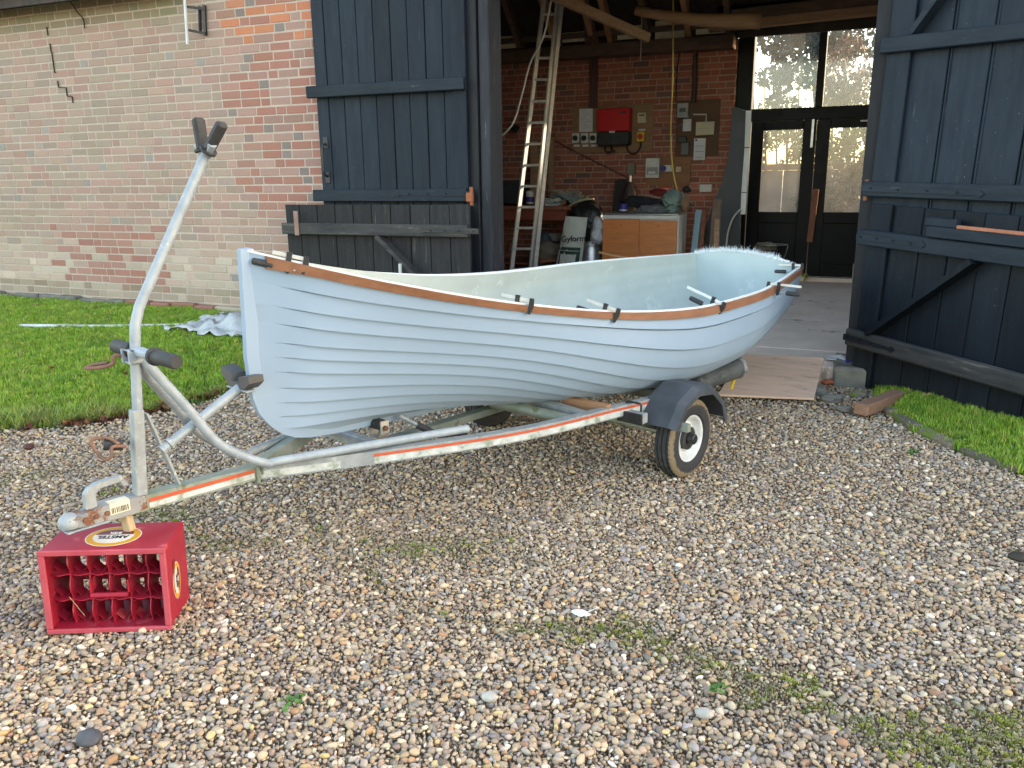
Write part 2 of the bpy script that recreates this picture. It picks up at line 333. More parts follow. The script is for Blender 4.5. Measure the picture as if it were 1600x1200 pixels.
def rlawn_z(x, y): return .02 + .05 * smooth((y - redge_y(x)) / .8) + .006 * noise2(x * 3, y * 3, 9)
mb = MB(); cols = np.linspace(.16, 3.2, 40); rows = 16
for x in cols:
    e = redge_y(x); mb.v.append((x, e - .03, -.02))
    for j in range(rows):
        y = e + (6.42 - e) * j / (rows - 1); mb.v.append((x, y, rlawn_z(x, y)))
n = rows + 1; mb.f = [(i * n + j, (i + 1) * n + j, (i + 1) * n + j + 1, i * n + j + 1) for i in range(len(cols) - 1) for j in range(n - 1)]
structure('grass_verge', mb, turf, True, fix=False)
mb = MB().box((-14, 6.72, -.05), (26, 11.16, FLOOR), .0)
structure('barn_floor', mb, concrete)
# worn front lip of the slab, running out between the door posts
mb = MB(); P = [(-2.84, 6.22), (-1.6, 6.2), (-.9, 6.22), (-.35, 6.3), (-.12, 6.2), (-.02, 6.25), (-.02, 6.719), (-2.84, 6.719)]
nn = len(P); mb.add([(x, y, FLOOR - .003 - (.012 if y < 6.5 else 0)) for x, y in P] + [(x, y - .02, -.03) for x, y in P], [tuple(range(nn))] + [(i, (i + 1) % nn, (i + 1) % nn + nn, i + nn) for i in range(nn)])
structure('concrete_apron', mb, concrete)

# ------------------------------------------------------------------ brick walls
def brick_mesh(L, m, seed, h=.0655, d=.05, j=.0007):
    random.seed(seed); mb = MB().box((0, 0, 0), (L, d, h), .0035, jit=j); return mb.mesh('brick', m, False)
TM = [brick_mesh(.215, brick_o, i) for i in range(5)]; HM = [brick_mesh(.103, brick_o, 20 + i) for i in range(4)]
random.seed(11)
def jitc(c, k): 
    f = 1 + random.uniform(-k, k); return tuple(max(.01, min(.9, q * f * (1 + random.uniform(-k, k) * .25))) for q in c)
def mixc(a, b, t): return tuple(a[i] * (1 - t) + b[i] * t for i in range(3))
def front_col(x, z, hd):
    tan = (.40, .272, .215); pink = (.385, .235, .195); grn = (.335, .27, .205); gry = (.325, .255, .215); wht = (.60, .51, .41); redw = (.36, .165, .125); org = (.52, .20, .11); pur = (.23, .185, .165)
    k = noise2(x * .9, z * 1.4, 3); right = smooth((x + 5.62 + .25 * noise2(0, z * 3, 2)) / .25)
    r = random.random()
    c = tan if r < .45 else pink if r < .70 else grn if r < .86 else gry; c = mixc(c, tan, .25)
    if k > .25: c = mixc(c, grn, .5)
    if k < -.35: c = mixc(c, pink, .6)
    low = smooth((1.0 - z) / .45)
    if low > 0:
        c = mixc(c, wht, low * random.uniform(.2, .75))
        if -8.2 < x < -6.6 and z > .35 and random.random() < .55: c = mixc(redw, pink, random.random() * .6)
    if z < .40: c = mixc(c, (.24, .19, .13), random.uniform(.3, .8))
    cr = redw if r < .62 else pink if r < .86 else (.32, .19, .155)
    if z > 2.55 and random.random() < .6 * smooth((z - 2.55) / .3): cr = org
    if hd and random.random() < .4: cr = pur
    if z < 1.25: cr = mixc(cr, tan, .75 * smooth((1.35 - z) / .3))
    c = mixc(c, cr, right)
    if not right and hd and random.random() < .10: c = (.30, .265, .235)
    if z > 2.95 and x < -6: c = mixc(c, (.15, .17, .09), .5)
    return jitc(c, .085)
def back_col(x, z, hd):
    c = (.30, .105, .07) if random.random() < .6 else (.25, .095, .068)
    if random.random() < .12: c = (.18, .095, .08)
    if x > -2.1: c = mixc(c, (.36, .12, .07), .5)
    return jitc(c, .16)
def brick_wall(name, label, x0, x1, z0, z1, face, colf, ch, mort, holes, clip, maxobj=300, thick=.3, skip=lambda x, z: False):
    W = thing(name, label, 'wall', ((x0 + x1) / 2, face, z0)); ox, oy, oz = W.location
    mbm = MB(); md_ = .003
    xs = sorted(set([x0, x1] + [h for a in holes for h in a[:2]])); zs = sorted(set([z0, z1] + [h for a in holes for h in a[2:]]))
    for i in range(len(xs) - 1):
        for j in range(len(zs) - 1):
            if any(a[0] - 1e-6 <= xs[i] and xs[i + 1] <= a[1] + 1e-6 and a[2] - 1e-6 <= zs[j] and zs[j + 1] <= a[3] + 1e-6 for a in holes): continue
            mbm.box((xs[i] - ox, .0025, zs[j] - oz), (xs[i + 1] - ox, thick, zs[j + 1] - oz))
    part('mortar_bed', mbm, mort, W)
    L = []; r = 0; z = z0 + .004
    while z < z1 - .05:
        x = x0 - random.uniform(0, .2); k = random.randint(0, 2)
        while x < x1:
            hd = k % 3 == 2; l = .103 if hd else .215
            a, b = max(x, x0), min(x + l, x1)
            if b - a > .03 and not any(h[0] < b - .01 and a + .01 < h[1] and h[2] < z + .06 and z < h[3] for h in holes) and not skip((a + b) / 2, z): L.append((a, z, b - a, hd, b - a > l - .002))
            x += l + .0105; k += 1
        z += ch; r += 1
    def score(q):
        px, py, d = project((q[0] + q[2] / 2, face, q[1] + .03)); lo = project((q[0], face, q[1])); 
        vis = 0 < px < 1600 and 0 < py < 1200 and q[4] and clip(px, py)
        return -1 if not vis else q[2] / d
    L.sort(key=score, reverse=True); far = MB()
    for i, (a, z, l, hd, full) in enumerate(L):
        c = colf(a + l / 2, z, hd); pr = random.uniform(-.0025, .0015)
        if i < maxobj and full and score(L[i]) > 0:
            o = put('brick', random.choice(HM if hd else TM), W); o.location = (a - ox, pr, z - oz + random.uniform(-.002, .002)); o.color = (*c, 1)
            o.rotation_euler = (0, random.uniform(-.006, .006), 0)
        else:
            y = pr; x_ = a - ox; z_ = z - oz; h = .0655; e = .003; jx = [random.uniform(-.0025, .0025) for _ in range(8)]
            F = [(x_ + e + jx[0], y, z_ + e), (x_ + l - e + jx[1], y, z_ + e + jx[4]), (x_ + l - e + jx[2], y, z_ + h - e + jx[5]), (x_ + e + jx[3], y, z_ + h - e)]
            B = [(x_, y + e, z_), (x_ + l, y + e, z_), (x_ + l, y + e, z_ + h), (x_, y + e, z_ + h)]; D = [(p[0], y + .02, p[2]) for p in B]
            far.add(F + B + D, [(0, 1, 2, 3)] + [(k, k + 4, (k + 1) % 4 + 4, (k + 1) % 4) for k in range(4)] + [(k + 4, k + 8, (k + 1) % 4 + 8, (k + 1) % 4 + 4) for k in range(4)], c)
    o = part('brickwork', far, brick_s, W, fix=False); o['kind'] = 'stuff'
    return W
def crack(x, z):                                                 # stepped crack low in the photograph's upper left
    return False
brick_wall('brick_wall', 'long weathered outer brick wall of the barn above the lawn, tan and green with redder bricks by the door', -12.5, -2.95, .06, 3.66, WALLY, front_col, .0778, mortar_f, [], lambda px, py: px < 500 and not (px > 445 and py > 325) and py < 480)
# projecting plinth stones at the wall foot
pl = thing('wall_plinth', 'crumbling row of plinth bricks and stones where the outer wall meets the lawn', 'plinth', (-8, 6.36, .15))
x = -11.4; random.seed(3)
while x < -4.9:
    l = random.uniform(.2, .42); zt = .285 + random.uniform(-.02, .02)
    mb = MB().box((x, 6.30 + random.uniform(-.02, .02), .10), (x + l - .015, 6.394, zt), .014, jit=.006)
    o = part('stone', mb, brick_o if random.random() < .45 else stone_grey, pl, world=True); o.color = (*jitc(random.choice([(.36, .30, .22), (.27, .13, .09), (.2, .19, .12)]), .15), 1); x += l
random.seed(5)
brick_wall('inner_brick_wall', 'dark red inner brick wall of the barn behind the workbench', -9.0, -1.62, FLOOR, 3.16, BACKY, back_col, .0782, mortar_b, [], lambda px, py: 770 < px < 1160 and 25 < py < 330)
# return of that wall into the door opening, lit through the glass
W = thing('brick_door_reveal', 'narrow brick edge of the inner wall catching light beside the glazed doors', 'wall', (-1.62, BACKY, FLOOR))
part('mortar_bed', MB().box((-.02, .30, 0), (-.006, .62, 3.0)), mortar_b, W)
z = .004; k = 0
while z < 2.95:
    y = .006 - (.11 if k % 2 else 0)
    for yy in (y, y + .226):
        a, b = max(yy, .002), min(yy + .215, .60)
        if b - a > .03: 
            o = put('brick', None or MB().box((-.03, a, z), (.0, b, z + .067), .003, jit=.001).mesh('brick', brick_o), W); o.color = (*jitc((.30, .13, .07), .15), 1)
    z += .0782; k += 1
plainb = mat('plain_masonry', (.22, .11, .07), (.17, .09, .06), scale=9, rough=.95, bump=.4)
# the rest of the barn's shell
def slab(name, lo, hi, m, label, cat): return single(name, MB().box(lo, hi), m, label, cat)
slab('front_wall', (.16, 6.47, -.1), (26, 6.72, 3.66), plainb, 'outer barn wall hidden behind the open right door leaf', 'wall')
slab('front_wall', (-14, 6.41, -.1), (-12.5, 6.72, 3.66), plainb, 'outer barn wall running on past the left edge of the photo', 'wall')
slab('rear_wall', (-14.2, 11.2, -.1), (-9.0, 11.5, 3.4), plainb, 'inner rear wall hidden beyond the left door post', 'wall')
slab('rear_wall', (.52, 11.2, -.1), (26, 11.5, 3.4), plainb, 'rear barn wall right of the glazed doors', 'wall')
slab('end_wall', (-14.4, 6.41, -.1), (-14.2, 11.5, 5.6), plainb, 'gable end wall of the barn beyond the left edge', 'wall')
slab('end_wall', (26, 6.41, -.1), (26.2, 11.5, 5.6), plainb, 'gable end wall of the barn beyond the right edge', 'wall')
slab('door_lintel', (-3.1, 6.42, 3.44), (.2, 6.7, 3.72), timber_dk, 'heavy timber lintel over the open barn doorway', 'beam')
rm = mat('dark_roof_lining', (.04, .035, .03), (.06, .05, .042), scale=5, rough=.9, bump=.2)
roof = thing('barn_roof', 'pitched roof over the barn seen from below through the doorway', 'roof', (6, 8.8, 3.6))
for (ya, za, yb, zb) in ((6.05, 3.74, 8.8, 5.9), (11.75, 3.5, 8.8, 5.9)):
    d = .08; part('roof_slope', MB().add([(-14.6, ya, za), (26.6, ya, za), (26.6, yb, zb), (-14.6, yb, zb), (-14.6, ya, za + d), (26.6, ya, za + d), (26.6, yb, zb + d), (-14.6, yb, zb + d)], [(0, 1, 2, 3), (4, 5, 6, 7), (0, 1, 5, 4), (2, 3, 7, 6), (0, 3, 7, 4), (1, 2, 6, 5)]), rm, roof, world=True)
# low eave over the left part of the wall
ev = thing('wall_eave', 'dark overhanging eave board along the top of the outer brick wall at upper left', 'eave', (-9.2, 6.2, 3.2))
eave_m = mat('mossy_eave', (.075, .05, .045), (.035, .035, .030), scale=6, rough=.85, bump=.3, c3=(.09, .10, .05), c3amt=.6, c3scale=5)
part('fascia_board', MB().beam((-13, 6.14, 3.27), (-5.95, 6.14, 3.235), .03, .11), eave_m, ev, world=True)
part('soffit_board', MB().box((-13, 6.158, 3.245), (-5.95, 6.395, 3.268)), eave_m, ev, world=True)
part('roof_tile_strip', MB().beam((-13, 6.2, 3.345), (-5.93, 6.2, 3.31), .30, .05), eave_m, ev, world=True)

# ------------------------------------------------------------------ roof timbers inside, over the back wall
def pb(name, p, q, wd, ht, m, label, cat='beam', group=None):
    mb = MB().beam(p, q, wd, ht, bev=.006, jit=.002); return single(name, mb, m, label, cat, group)
pb('wall_plate', (-9, 11.08, 3.13), (-1.64, 11.08, 3.10), .22, .16, timber_dk, 'long black wall plate along the top of the inner brick wall')
pb('wall_plate', (-9, 11.0, 3.32), (-1.66, 11.0, 3.30), .08, .06, timber_dk, 'thin dark batten running just above the wall plate')
RX = [(-4.95, 0), (-4.50, 0), (-3.99, 0), (-3.46, 1), (-3.22, 1), (-2.72, 0), (-2.2, 0), (-1.7, 0)]
for i, (x, g) in enumerate(RX):
    pb('rafter', (x, 11.15, 3.16), (x - .12, 8.9, 5.6), .075, .14, rafter_m if g else timber_dk if i % 2 else rafter_m,
       ['rafter foot nearest the left door post', 'second rafter foot from the left door post', 'rafter just behind the ladder top', 'left of the paired orange-brown rafters by the conduit', 'right of the paired orange-brown rafters by the conduit', 'rafter right of the paired ones', 'rafter over the wall socket boards', 'rafter nearest the glazed doors'][i], 'rafter', 'rafters rising from the wall plate')
infill = mat('cream_insulation_board', (.75, .68, .54), (.6, .54, .43), scale=6, rough=.9, bump=.2)
for i, (xa, xb, zt, lab) in enumerate([(-4.87, -4.56, .16, 'cream infill panel left of the ladder top'), (-3.9, -3.52, .12, 'cream infill panel between ladder and conduit'), (-3.14, -2.78, .16, 'cream infill panel right of the conduit'), (-2.64, -2.26, .22, 'pale infill panel over the socket boards'), (-2.12, -1.76, .18, 'pale infill panel nearest the glazed doors')]):
    single('infill_panel', MB().beam((xa, 11.06, 3.3), (xb, 11.06, 3.3), .02, zt), infill, lab, 'panel', 'infill panels between the rafters')
slab('eaves_boarding', (-14, 11.24, 3.17), (26, 11.30, 4.2), rm, 'dark boarding closing the gap between the wall head and the roof', 'boarding')
pb('purlin', (-9, 9.9, 4.35), (-.8, 9.9, 4.32), .12, .16, timber_dk, 'dark purlin high across the rafters')
pb('roof_strut', (-3.35, 8.6, 3.42), (-2.35, 9.55, 2.98), .07, .10, timber, 'pale sawn strut poking down below the roof timbers', 'timber')
mb = MB().tube([(-2.6, 9.9, 3.34), (-1.9, 9.9, 3.19), (-1.2, 9.9, 3.12)], [.05, .10, .085], 12, smoothsteps=4)
single('pole_rafter', mb, timber, 'round pale pole lying under the roof near the glazed doors', 'pole', smooth=True)
pb('door_head_beam', (-1.95, 11.02, 3.27), (.5, 11.02, 3.33), .16, .10, timber, 'light brown timber beam above the glazed doors')
pb('door_head_beam', (-1.75, 11.0, 3.38), (.5, 11.0, 3.44), .22, .12, timber_dk, 'dark beam resting on the light brown one above the glazed doors')

# ------------------------------------------------------------------ glazed doors in the back wall
gl = bpy.data.materials.new('dusty_glass'); gl.use_nodes = True; nt = gl.node_tree; nt.nodes.clear()
o_ = nt.nodes.new('ShaderNodeOutputMaterial'); t_ = nt.nodes.new('ShaderNodeBsdfTransparent'); d_ = nt.nodes.new('ShaderNodeBsdfTranslucent'); g_ = nt.nodes.new('ShaderNodeBsdfGlossy'); m1 = nt.nodes.new('ShaderNodeMixShader'); m2 = nt.nodes.new('ShaderNodeMixShader')
nz_ = nt.nodes.new('ShaderNodeTexNoise'); nz_.inputs['Scale'].default_value = 5; nz_.inputs['Detail'].default_value = 9; nz_.inputs['Roughness'].default_value = .7
mr_ = nt.nodes.new('ShaderNodeMapRange'); mr_.inputs[3].default_value = .0; mr_.inputs[4].default_value = .055
tc_ = nt.nodes.new('ShaderNodeTexCoord'); nt.links.new(tc_.outputs['Object'], nz_.inputs['Vector']); nt.links.new(nz_.outputs[0], mr_.inputs[0]); nt.links.new(mr_.outputs[0], m1.inputs[0])
d_.inputs['Color'].default_value = (.6, .61, .6, 1); t_.inputs['Color'].default_value = (.97, .98, .97, 1); g_.inputs['Roughness'].default_value = .08; m2.inputs[0].default_value = .04
nt.links.new(t_.outputs[0], m1.inputs[1]); nt.links.new(d_.outputs[0], m1.inputs[2]); nt.links.new(m1.outputs[0], m2.inputs[1]); nt.links.new(g_.outputs[0], m2.inputs[2]); nt.links.new(m2.outputs[0], o_.inputs[0])
GY = 11.42
def gp(x, y): p = on_y(x, y, GY); return float(p[0]), float(p[2])
gxl = gp(1168, 300)[0]; gxm = gp(1273, 250)[0]; gxr = gxm + (gxm - gxl)
zt = gp(1270, 38)[1]; ztr0 = gp(1270, 172)[1]; ztr1 = gp(1270, 184)[1]; zb = FLOOR + .01
G = thing('glazed_door_frame', 'tall black timber frame with two big panes above the glazed doors', 'door frame', (gxm, GY, FLOOR))
def gb(name, lo, hi, m=frame_black, par=None, bev=.004): return part(name, MB().box(lo, hi, bev), m, par or G, world=True)
gb('jamb', (gxl - .20, GY - .12, zb), (gxl, GY + .1, zt + .2)); gb('jamb', (gxr, GY - .12, zb), (gxr + .15, GY + .1, zt + .2))
gb('head', (gxl + .001, GY - .12, zt + .0), (gxr - .001, GY + .1, zt + .2)); gb('transom', (gxl + .001, GY - .11, ztr1 - .02), (gxr - .001, GY + .1, ztr0 + .03))
gb('mullion', (gxm - .045, GY - .10, ztr0 + .031), (gxm + .045, GY + .1, zt - .001))
for xa, xb in ((gxl + .02, gxm - .046), (gxm + .046, gxr - .02)):
    gb('glass_pane', (xa + .0, GY - .004, ztr0 + .032), (xb, GY + .004, zt - .002), gl, bev=0)
for s, (xa, xb) in enumerate(((gxl + .01, gxm - .006), (gxm + .006, gxr - .01))):
    D = thing('glazed_door', ['left leaf of the black glazed double doors with a bolt at its top edge', 'right leaf of the black glazed double doors, partly hidden by the open barn door'][s], 'door', ((xa + xb) / 2, GY, FLOOR), group='glazed double doors')
    z1 = ztr1 - .025; pz0 = gp(1215, 331)[1]; pz1 = gp(1220, 203)[1]; sw = .155
    gb('stile', (xa, GY - .045, zb), (xa + sw, GY + .0, z1), par=D); gb('stile', (xb - sw, GY - .045, zb), (xb, GY, z1), par=D)
    gb('rail', (xa + sw + .001, GY - .044, pz1), (xb - sw - .001, GY - .001, z1 - .001), par=D); gb('rail', (xa + sw + .001, GY - .044, pz0 - .14), (xb - sw - .001, GY - .001, pz0), par=D)
    gb('rail', (xa + sw + .001, GY - .044, zb), (xb - sw - .001, GY - .001, zb + .2), par=D)
    gb('panel', (xa + sw + .001, GY - .022, zb + .201), (xb - sw - .001, GY - .006, pz0 - .141), par=D)
    gb('glass_pane', (xa + sw, GY - .022, pz0 + .001), (xb - sw, GY - .014, pz1 - .001), gl, par=D, bev=0)
    if s == 0:
        bt = gb('door_bolt', (xb - .06, GY - .075, z1 - .34), (xb - .025, GY - .047, z1 + .02), steel, par=D)
    else: gb('door_latch', (xb - .30, GY - .075, z1 - .045), (xb - .12, GY - .047, z1 - .025), alu, par=D)
p = on_y(1265, 378, GY - .07); q = on_y(1275, 296, GY - .12)
single('timber_batten', MB().beam(p, q, .075, .03, up=(0, 1, 0), bev=.003), redwood, 'red-brown batten leaning upright against the glazed doors', 'batten')
slab('door_sill', (gxl - .2, 11.18, FLOOR + .001), (gxr + .2, GY + .1, FLOOR + .05), concrete, 'low concrete sill under the glazed doors', 'sill')
slab('rear_upper_wall', (-1.9, 11.24, zt + .21), (.52, 11.5, 3.55), timber_dk, 'dark boarding above the glazed doors', 'wall')

# ------------------------------------------------------------------ what is seen through the glass
def foliage(name, label, cat, blobs, n, size, cols, trunk=None, seed=1, droop=0., group=None, trunkm=None):
    r = np.random.default_rng(seed); mb = MB(); base = blobs[0][0]; T = thing(name, label, cat, (base[0], base[1], 0), group=group)
    B = np.array([b[0] for b in blobs], float); Rr = np.array([b[1] for b in blobs], float); wt = Rr.prod(1) ** .7; wt /= wt.sum(); ix = r.choice(len(blobs), n, p=wt)
    d = r.normal(size=(n, 3)); d /= np.linalg.norm(d, axis=1)[:, None]; rad_ = r.uniform(.35, 1, n) ** .6
    # clumping
    P = B[ix] + d * Rr[ix] * rad_[:, None]; cl = P[r.choice(n, n // 14)]; P = P * .45 + cl[r.integers(0, len(cl), n)] * 0 + .55 * P
    keep = np.array([noise2(p[0] * 2.1, p[2] * 2.4 + p[1], seed) > -.15 for p in P]); P = P[keep]; m = len(P)
    a = r.normal(size=(m, 3)); a /= np.linalg.norm(a, axis=1)[:, None]; b = r.normal(size=(m, 3)); b -= a * (a * b).sum(1)[:, None]; b /= np.linalg.norm(b, axis=1)[:, None]
    s = r.uniform(.5, 1.3, m)[:, None] * size; V = np.stack([P - a * s, P + b * s * .5, P + a * s, P - b * s * .5], 1); V[:, :, 2] -= droop * rng.random((m, 1)) * 0
    cc = .26 * np.array(cols)[r.integers(0, len(cols), m)] * r.uniform(.6, 1.3, (m, 1))
    V -= np.array([base[0], base[1], 0])
    me = bpy.data.meshes.new('crown'); me.from_pydata(V.reshape(-1, 3).tolist(), [], np.arange(m * 4).reshape(-1, 4).tolist())
    at = me.color_attributes.new('col', 'FLOAT_COLOR', 'POINT'); at.data.foreach_set('color', np.repeat(np.hstack([cc, np.ones((m, 1))]), 4, 0).astype('f').ravel()); me.materials.append(leaf_geo)
    put('crown', me, T)
    if trunk:
        tm = MB()
        for pts, r0, r1 in trunk: tm.tube(pts, [r0, r1], 8, smoothsteps=3)
        part('trunk', tm, trunkm or bark, T, world=True, smooth=True)
    return T
bark = mat('grey_bark', (.16, .13, .10), (.10, .08, .065), scale=8, rough=.9, bump=.6, bscale=30, stretch=(4, 4, 1))
def gw(x, y, Y): p = on_y(x, y, Y); return (float(p[0]), float(p[1]), float(p[2]))
c1 = gw(1215, 70, 24); 
con = [(gw(1225, 60, 24), (.95, .9, .42)), (gw(1250, 92, 24), (.8, .8, .35)), (gw(1205, 120, 24), (.6, .7, .26)), (gw(1235, 128, 24), (.7, .6, .3)), (gw(1222, 160, 24), (.45, .5, .3)), (gw(1270, 50, 24), (1.2, .9, .5)), (gw(1340, 55, 24), (1.6, .9, .55)), (gw(1255, 20, 24), (1.6, 1, .6))]
foliage('conifer_tree', 'blue-green conifer seen through the top left pane of the glazed doors', 'tree', con, 7000, .10, [(.03, .14, .17), (.05, .19, .22), (.02, .10, .12)],
        [([gw(1285, 440, 24.3), gw(1280, 200, 24.3), gw(1262, 0, 24.3)], .16, .07), ([gw(1275, 120, 24.3), gw(1240, 130, 24)], .05, .02), ([gw(1272, 70, 24.3), gw(1215, 66, 24)], .05, .02)], 2)
foliage('copper_beech', 'reddish leafless-looking beech seen through the top right pane', 'tree', [(gw(1318, 120, 19), (.55, .6, .75)), (gw(1340, 150, 19), (.8, .6, .6)), (gw(1300, 150, 19), (.45, .5, .4)), (gw(1325, 85, 19), (.35, .4, .4))], 6500, .05, [(.46, .16, .10), (.52, .24, .16), (.30, .12, .09), (.42, .30, .20)],
        [([gw(1322, 420, 19), gw(1322, 150, 19), gw(1316, 75, 19)], .06, .02), ([gw(1322, 180, 19), gw(1345, 100, 19)], .03, .01), ([gw(1322, 160, 19), gw(1300, 90, 19)], .03, .01)], 3)
foliage('hedge', 'pale green hedge behind the garden fence, seen through the lower left pane', 'hedge', [(gw(1185 + 22 * i, 208 + (i * 37 % 21), 17), (.5, .4, .55)) for i in range(11)], 9000, .05, [(.20, .30, .08), (.28, .36, .13), (.12, .22, .07), (.32, .38, .18)],
        [([gw(1200 + 30 * i, 330, 17), gw(1195 + 33 * i, 190, 17)], .02, .01) for i in range(5)], 4)
foliage('bare_tree', 'thin pale winter tree seen through the top left pane below the conifer', 'tree', [(gw(1190, 185, 27), (1.0, .8, .6)), (gw(1265, 175, 27), (1.2, .8, .8)), (gw(1350, 120, 27), (1.6, .8, 1.6))], 1500, .06, [(.36, .36, .28), (.30, .30, .22), (.42, .36, .30)],
        [([gw(1180 + 17 * i, 330, 27), gw(1176 + 17 * i + (i * 53 % 13), 60 + (i * 29 % 50), 27)], .045, .012) for i in range(11)], 6)
foliage('ornamental_grass', 'straw-coloured tall grass outside the lower right pane', 'plant', [(gw(1300 + 18 * i, 300 - (i * 31 % 24), 13.6), (.24, .2, .42)) for i in range(6)], 5000, .055, [(.52, .46, .27), (.44, .40, .22), (.60, .54, .36), (.34, .30, .16)], None, 7)
foliage('garden_shrub', 'small bright yellow-green shrub low outside the lower left pane', 'shrub', [(gw(1250, 312, 13.4), (.16, .12, .14)), (gw(1234, 326, 13.4), (.2, .12, .1))], 900, .035, [(.30, .36, .06), (.22, .30, .05)], None, 8)
fence = thing('garden_fence', 'greyish garden fence with a red-brown capping seen through the glazed doors', 'fence', (-1.5, 14.5, 0)); fen_m = mat('pale_weathered_fence', (.12, .11, .10), (.09, .085, .08), scale=5, rough=.9, bump=.2, rnd=.15)
ft = gw(1220, 266, 14.5)[2]; x = -6.
while x < 4.5:
    part('board', MB().box((x, 14.5, -.05), (x + .42, 14.53, ft - .003), .003), fen_m, fence, world=True); x += .432
part('capping_rail', MB().box((-6, 14.48, ft), (4.5, 14.56, ft + .10), .004), mat('red_brown_capping', (.12, .065, .05), rough=.8), fence, world=True)
structure('garden_ground', MB().add([(-40, 11.6, .04), (60, 11.6, .04), (60, 80, .3), (-40, 80, .3)], [(0, 1, 2, 3)]), field)

# ------------------------------------------------------------------ barn doors
def plank_leaf(root, x0, x1, z0, z1, pw, m, y=0., th=.024, first=None, gap=.006, ztop=None):
    x = x0; k = 0
    while x < x1 - .02:
        wdt = first if (k == 0 and first) else pw
        b = min(x + wdt, x1); zt_ = ztop(x) if ztop else z1
        part('plank', MB().box((x + gap / 2, y + random.uniform(-.0025, .0025), z0 + random.uniform(-.006, .006)), (b - gap / 2, y + th, zt_), .004, jit=.001), m, root); x = b; k += 1
    part('plank_backing', MB().box((x0 + .004, y + th + .0035, z0 + .01), (x1 - .004, y + th + .008, z1 - .01)), post_black, root)
def stud(mb, x, y, z, r=.008): mb.lathe([(0, .0005), (0, r * .6), (.004, r), (.006, r)], 8, Matrix.Translation((x, y, z)) @ Matrix.Rotation(-math.pi / 2, 4, 'Z').inverted())
def strap(root, x0, x1, z, m, y, hgt=.045, drop=0., lab=None):
    mb = MB(); d = .006; s = 1 if x1 > x0 else -1
    mb.prism([(x0, z - hgt / 2), (x1 - s * .05, z - hgt * .22 - drop), (x1 - s * .03, z - hgt * .5 - drop), (x1, z - drop), (x1 - s * .03, z + hgt * .5 - drop), (x1 - s * .05, z + hgt * .22 - drop), (x0, z + hgt / 2)], d, Matrix.Translation((0, y - d, 0)))
    o = part('strap_hinge', mb, m, root, label=lab)
    for k in range(4):
        t = .08 + .24 * k; sb = MB(); xx = x0 + (x1 - x0) * t; sb.lathe([(0, .0005), (.003, .007), (.006, .007)], 8, Matrix.Translation((xx, y - d, z - drop * t)) @ Matrix.Rotation(math.pi / 2, 4, 'Z').inverted()); part('bolt', sb, m, o)
    return o
random.seed(21)
# left upper leaf, folded back flat against the wall
lx0 = float(on_y(505, 315, 6.31)[0]); lx1 = float(on_y(735, 315, 6.31)[0]); lz0 = float(on_y(600, 315, 6.31)[2]); LW = lx1 - lx0
D = thing('barn_door_leaf', 'upper leaf of the left barn door, blue-black planks folded back against the brick wall', 'door', (lx0, 6.31, lz0))
plank_leaf(D, 0, LW - .005, -.09, 2.35, .163, door_blue, first=.125)
part('stile', MB().box((LW - .13, -.030, .0), (LW - .002, -.002, 2.3), .004), door_blue, D)
for zz, hh, nm in ((float(on_y(600, 138, 6.28)[2]) - lz0, .10, 0), (float(on_y(600, 305, 6.28)[2]) - lz0, .105, 0)):
    part('ledge_rail', MB().box((-.055, -.075, zz - hh / 2), (LW - .002, -.031 if zz > 1 else -.031, zz + hh / 2), .006, jit=.003), rail_blue, D)
hz = float(on_y(520, 250, 6.28)[2]) - lz0; hm = MB().tube([(.07, -.012, hz - .14), (.07, -.055, hz - .10), (.07, -.055, hz + .10), (.07, -.012, hz + .14)], .011, 8, smoothsteps=3).box((.045, -.010, hz + .10), (.095, -.001, hz + .20), .003).box((.045, -.010, hz - .20), (.095, -.001, hz - .10), .003)
part('door_handle', hm, black_pl, D)
strap(D, LW + .05, LW - .68, float(on_y(640, 303, 6.25)[2]) - lz0, rail_blue, -.077)
hb = MB().box((LW + .0, -.09, -.0), (LW + .06, -.05, .075), .006).tube([(LW + .045, -.07, -.03), (LW + .045, -.07, .12)], .016, 8)
part('hinge_pin', hb, mat('orange_rust', (.38, .12, .05), (.26, .09, .05), scale=20, rough=.85, bump=.3), D)
# left lower leaf
kx0 = float(on_y(445, 325, 6.18)[0]); kx1 = float(on_y(736, 322, 6.18)[0]); kz1 = float(on_y(600, 320, 6.18)[2]); KW = kx1 - kx0
D = thing('barn_door_leaf', 'lower leaf of the left barn door, greyed boards with a diagonal brace behind the boat', 'door', (kx0, 6.18, .1))
H = kz1 - .1
plank_leaf(D, 0, KW - .002, 0, H, .19, door_old, first=.16)
part('stile', MB().box((KW - .15, -.026, 0), (KW - .003, -.002, H + .005), .004), door_old, D)
rz = float(on_y(600, 358, 6.13)[2]) - .1
part('ledge_rail', MB().box((0.0, -.072, rz - .055), (KW + .0, -.027, rz + .045), .006, jit=.004), rail_old, D)
part('ledge_rail', MB().box((0.0, -.072, .16), (KW + .0, -.027, .27), .006, jit=.003), rail_old, D)
bx = float(on_y(592, 372, 6.14)[0]) - kx0
part('diagonal_brace', MB().beam((bx, -.045, rz - .058), (KW - .18, -.045, .30), .035, .10, up=(0, 1, 0)), rail_old, D)
hx_ = float(on_y(463, 350, 6.1)[0]) - kx0
part('hasp_plate', MB().box((hx_ - .025, -.082, rz - .065), (hx_ + .022, -.073, rz + .15), .003), mat('pinkish_rusty_plate', (.34, .22, .18), (.26, .15, .12), scale=15, rough=.8, bump=.2), D)
strap(D, KW + .10, KW - .45, rz - .005, rail_old, -.074)
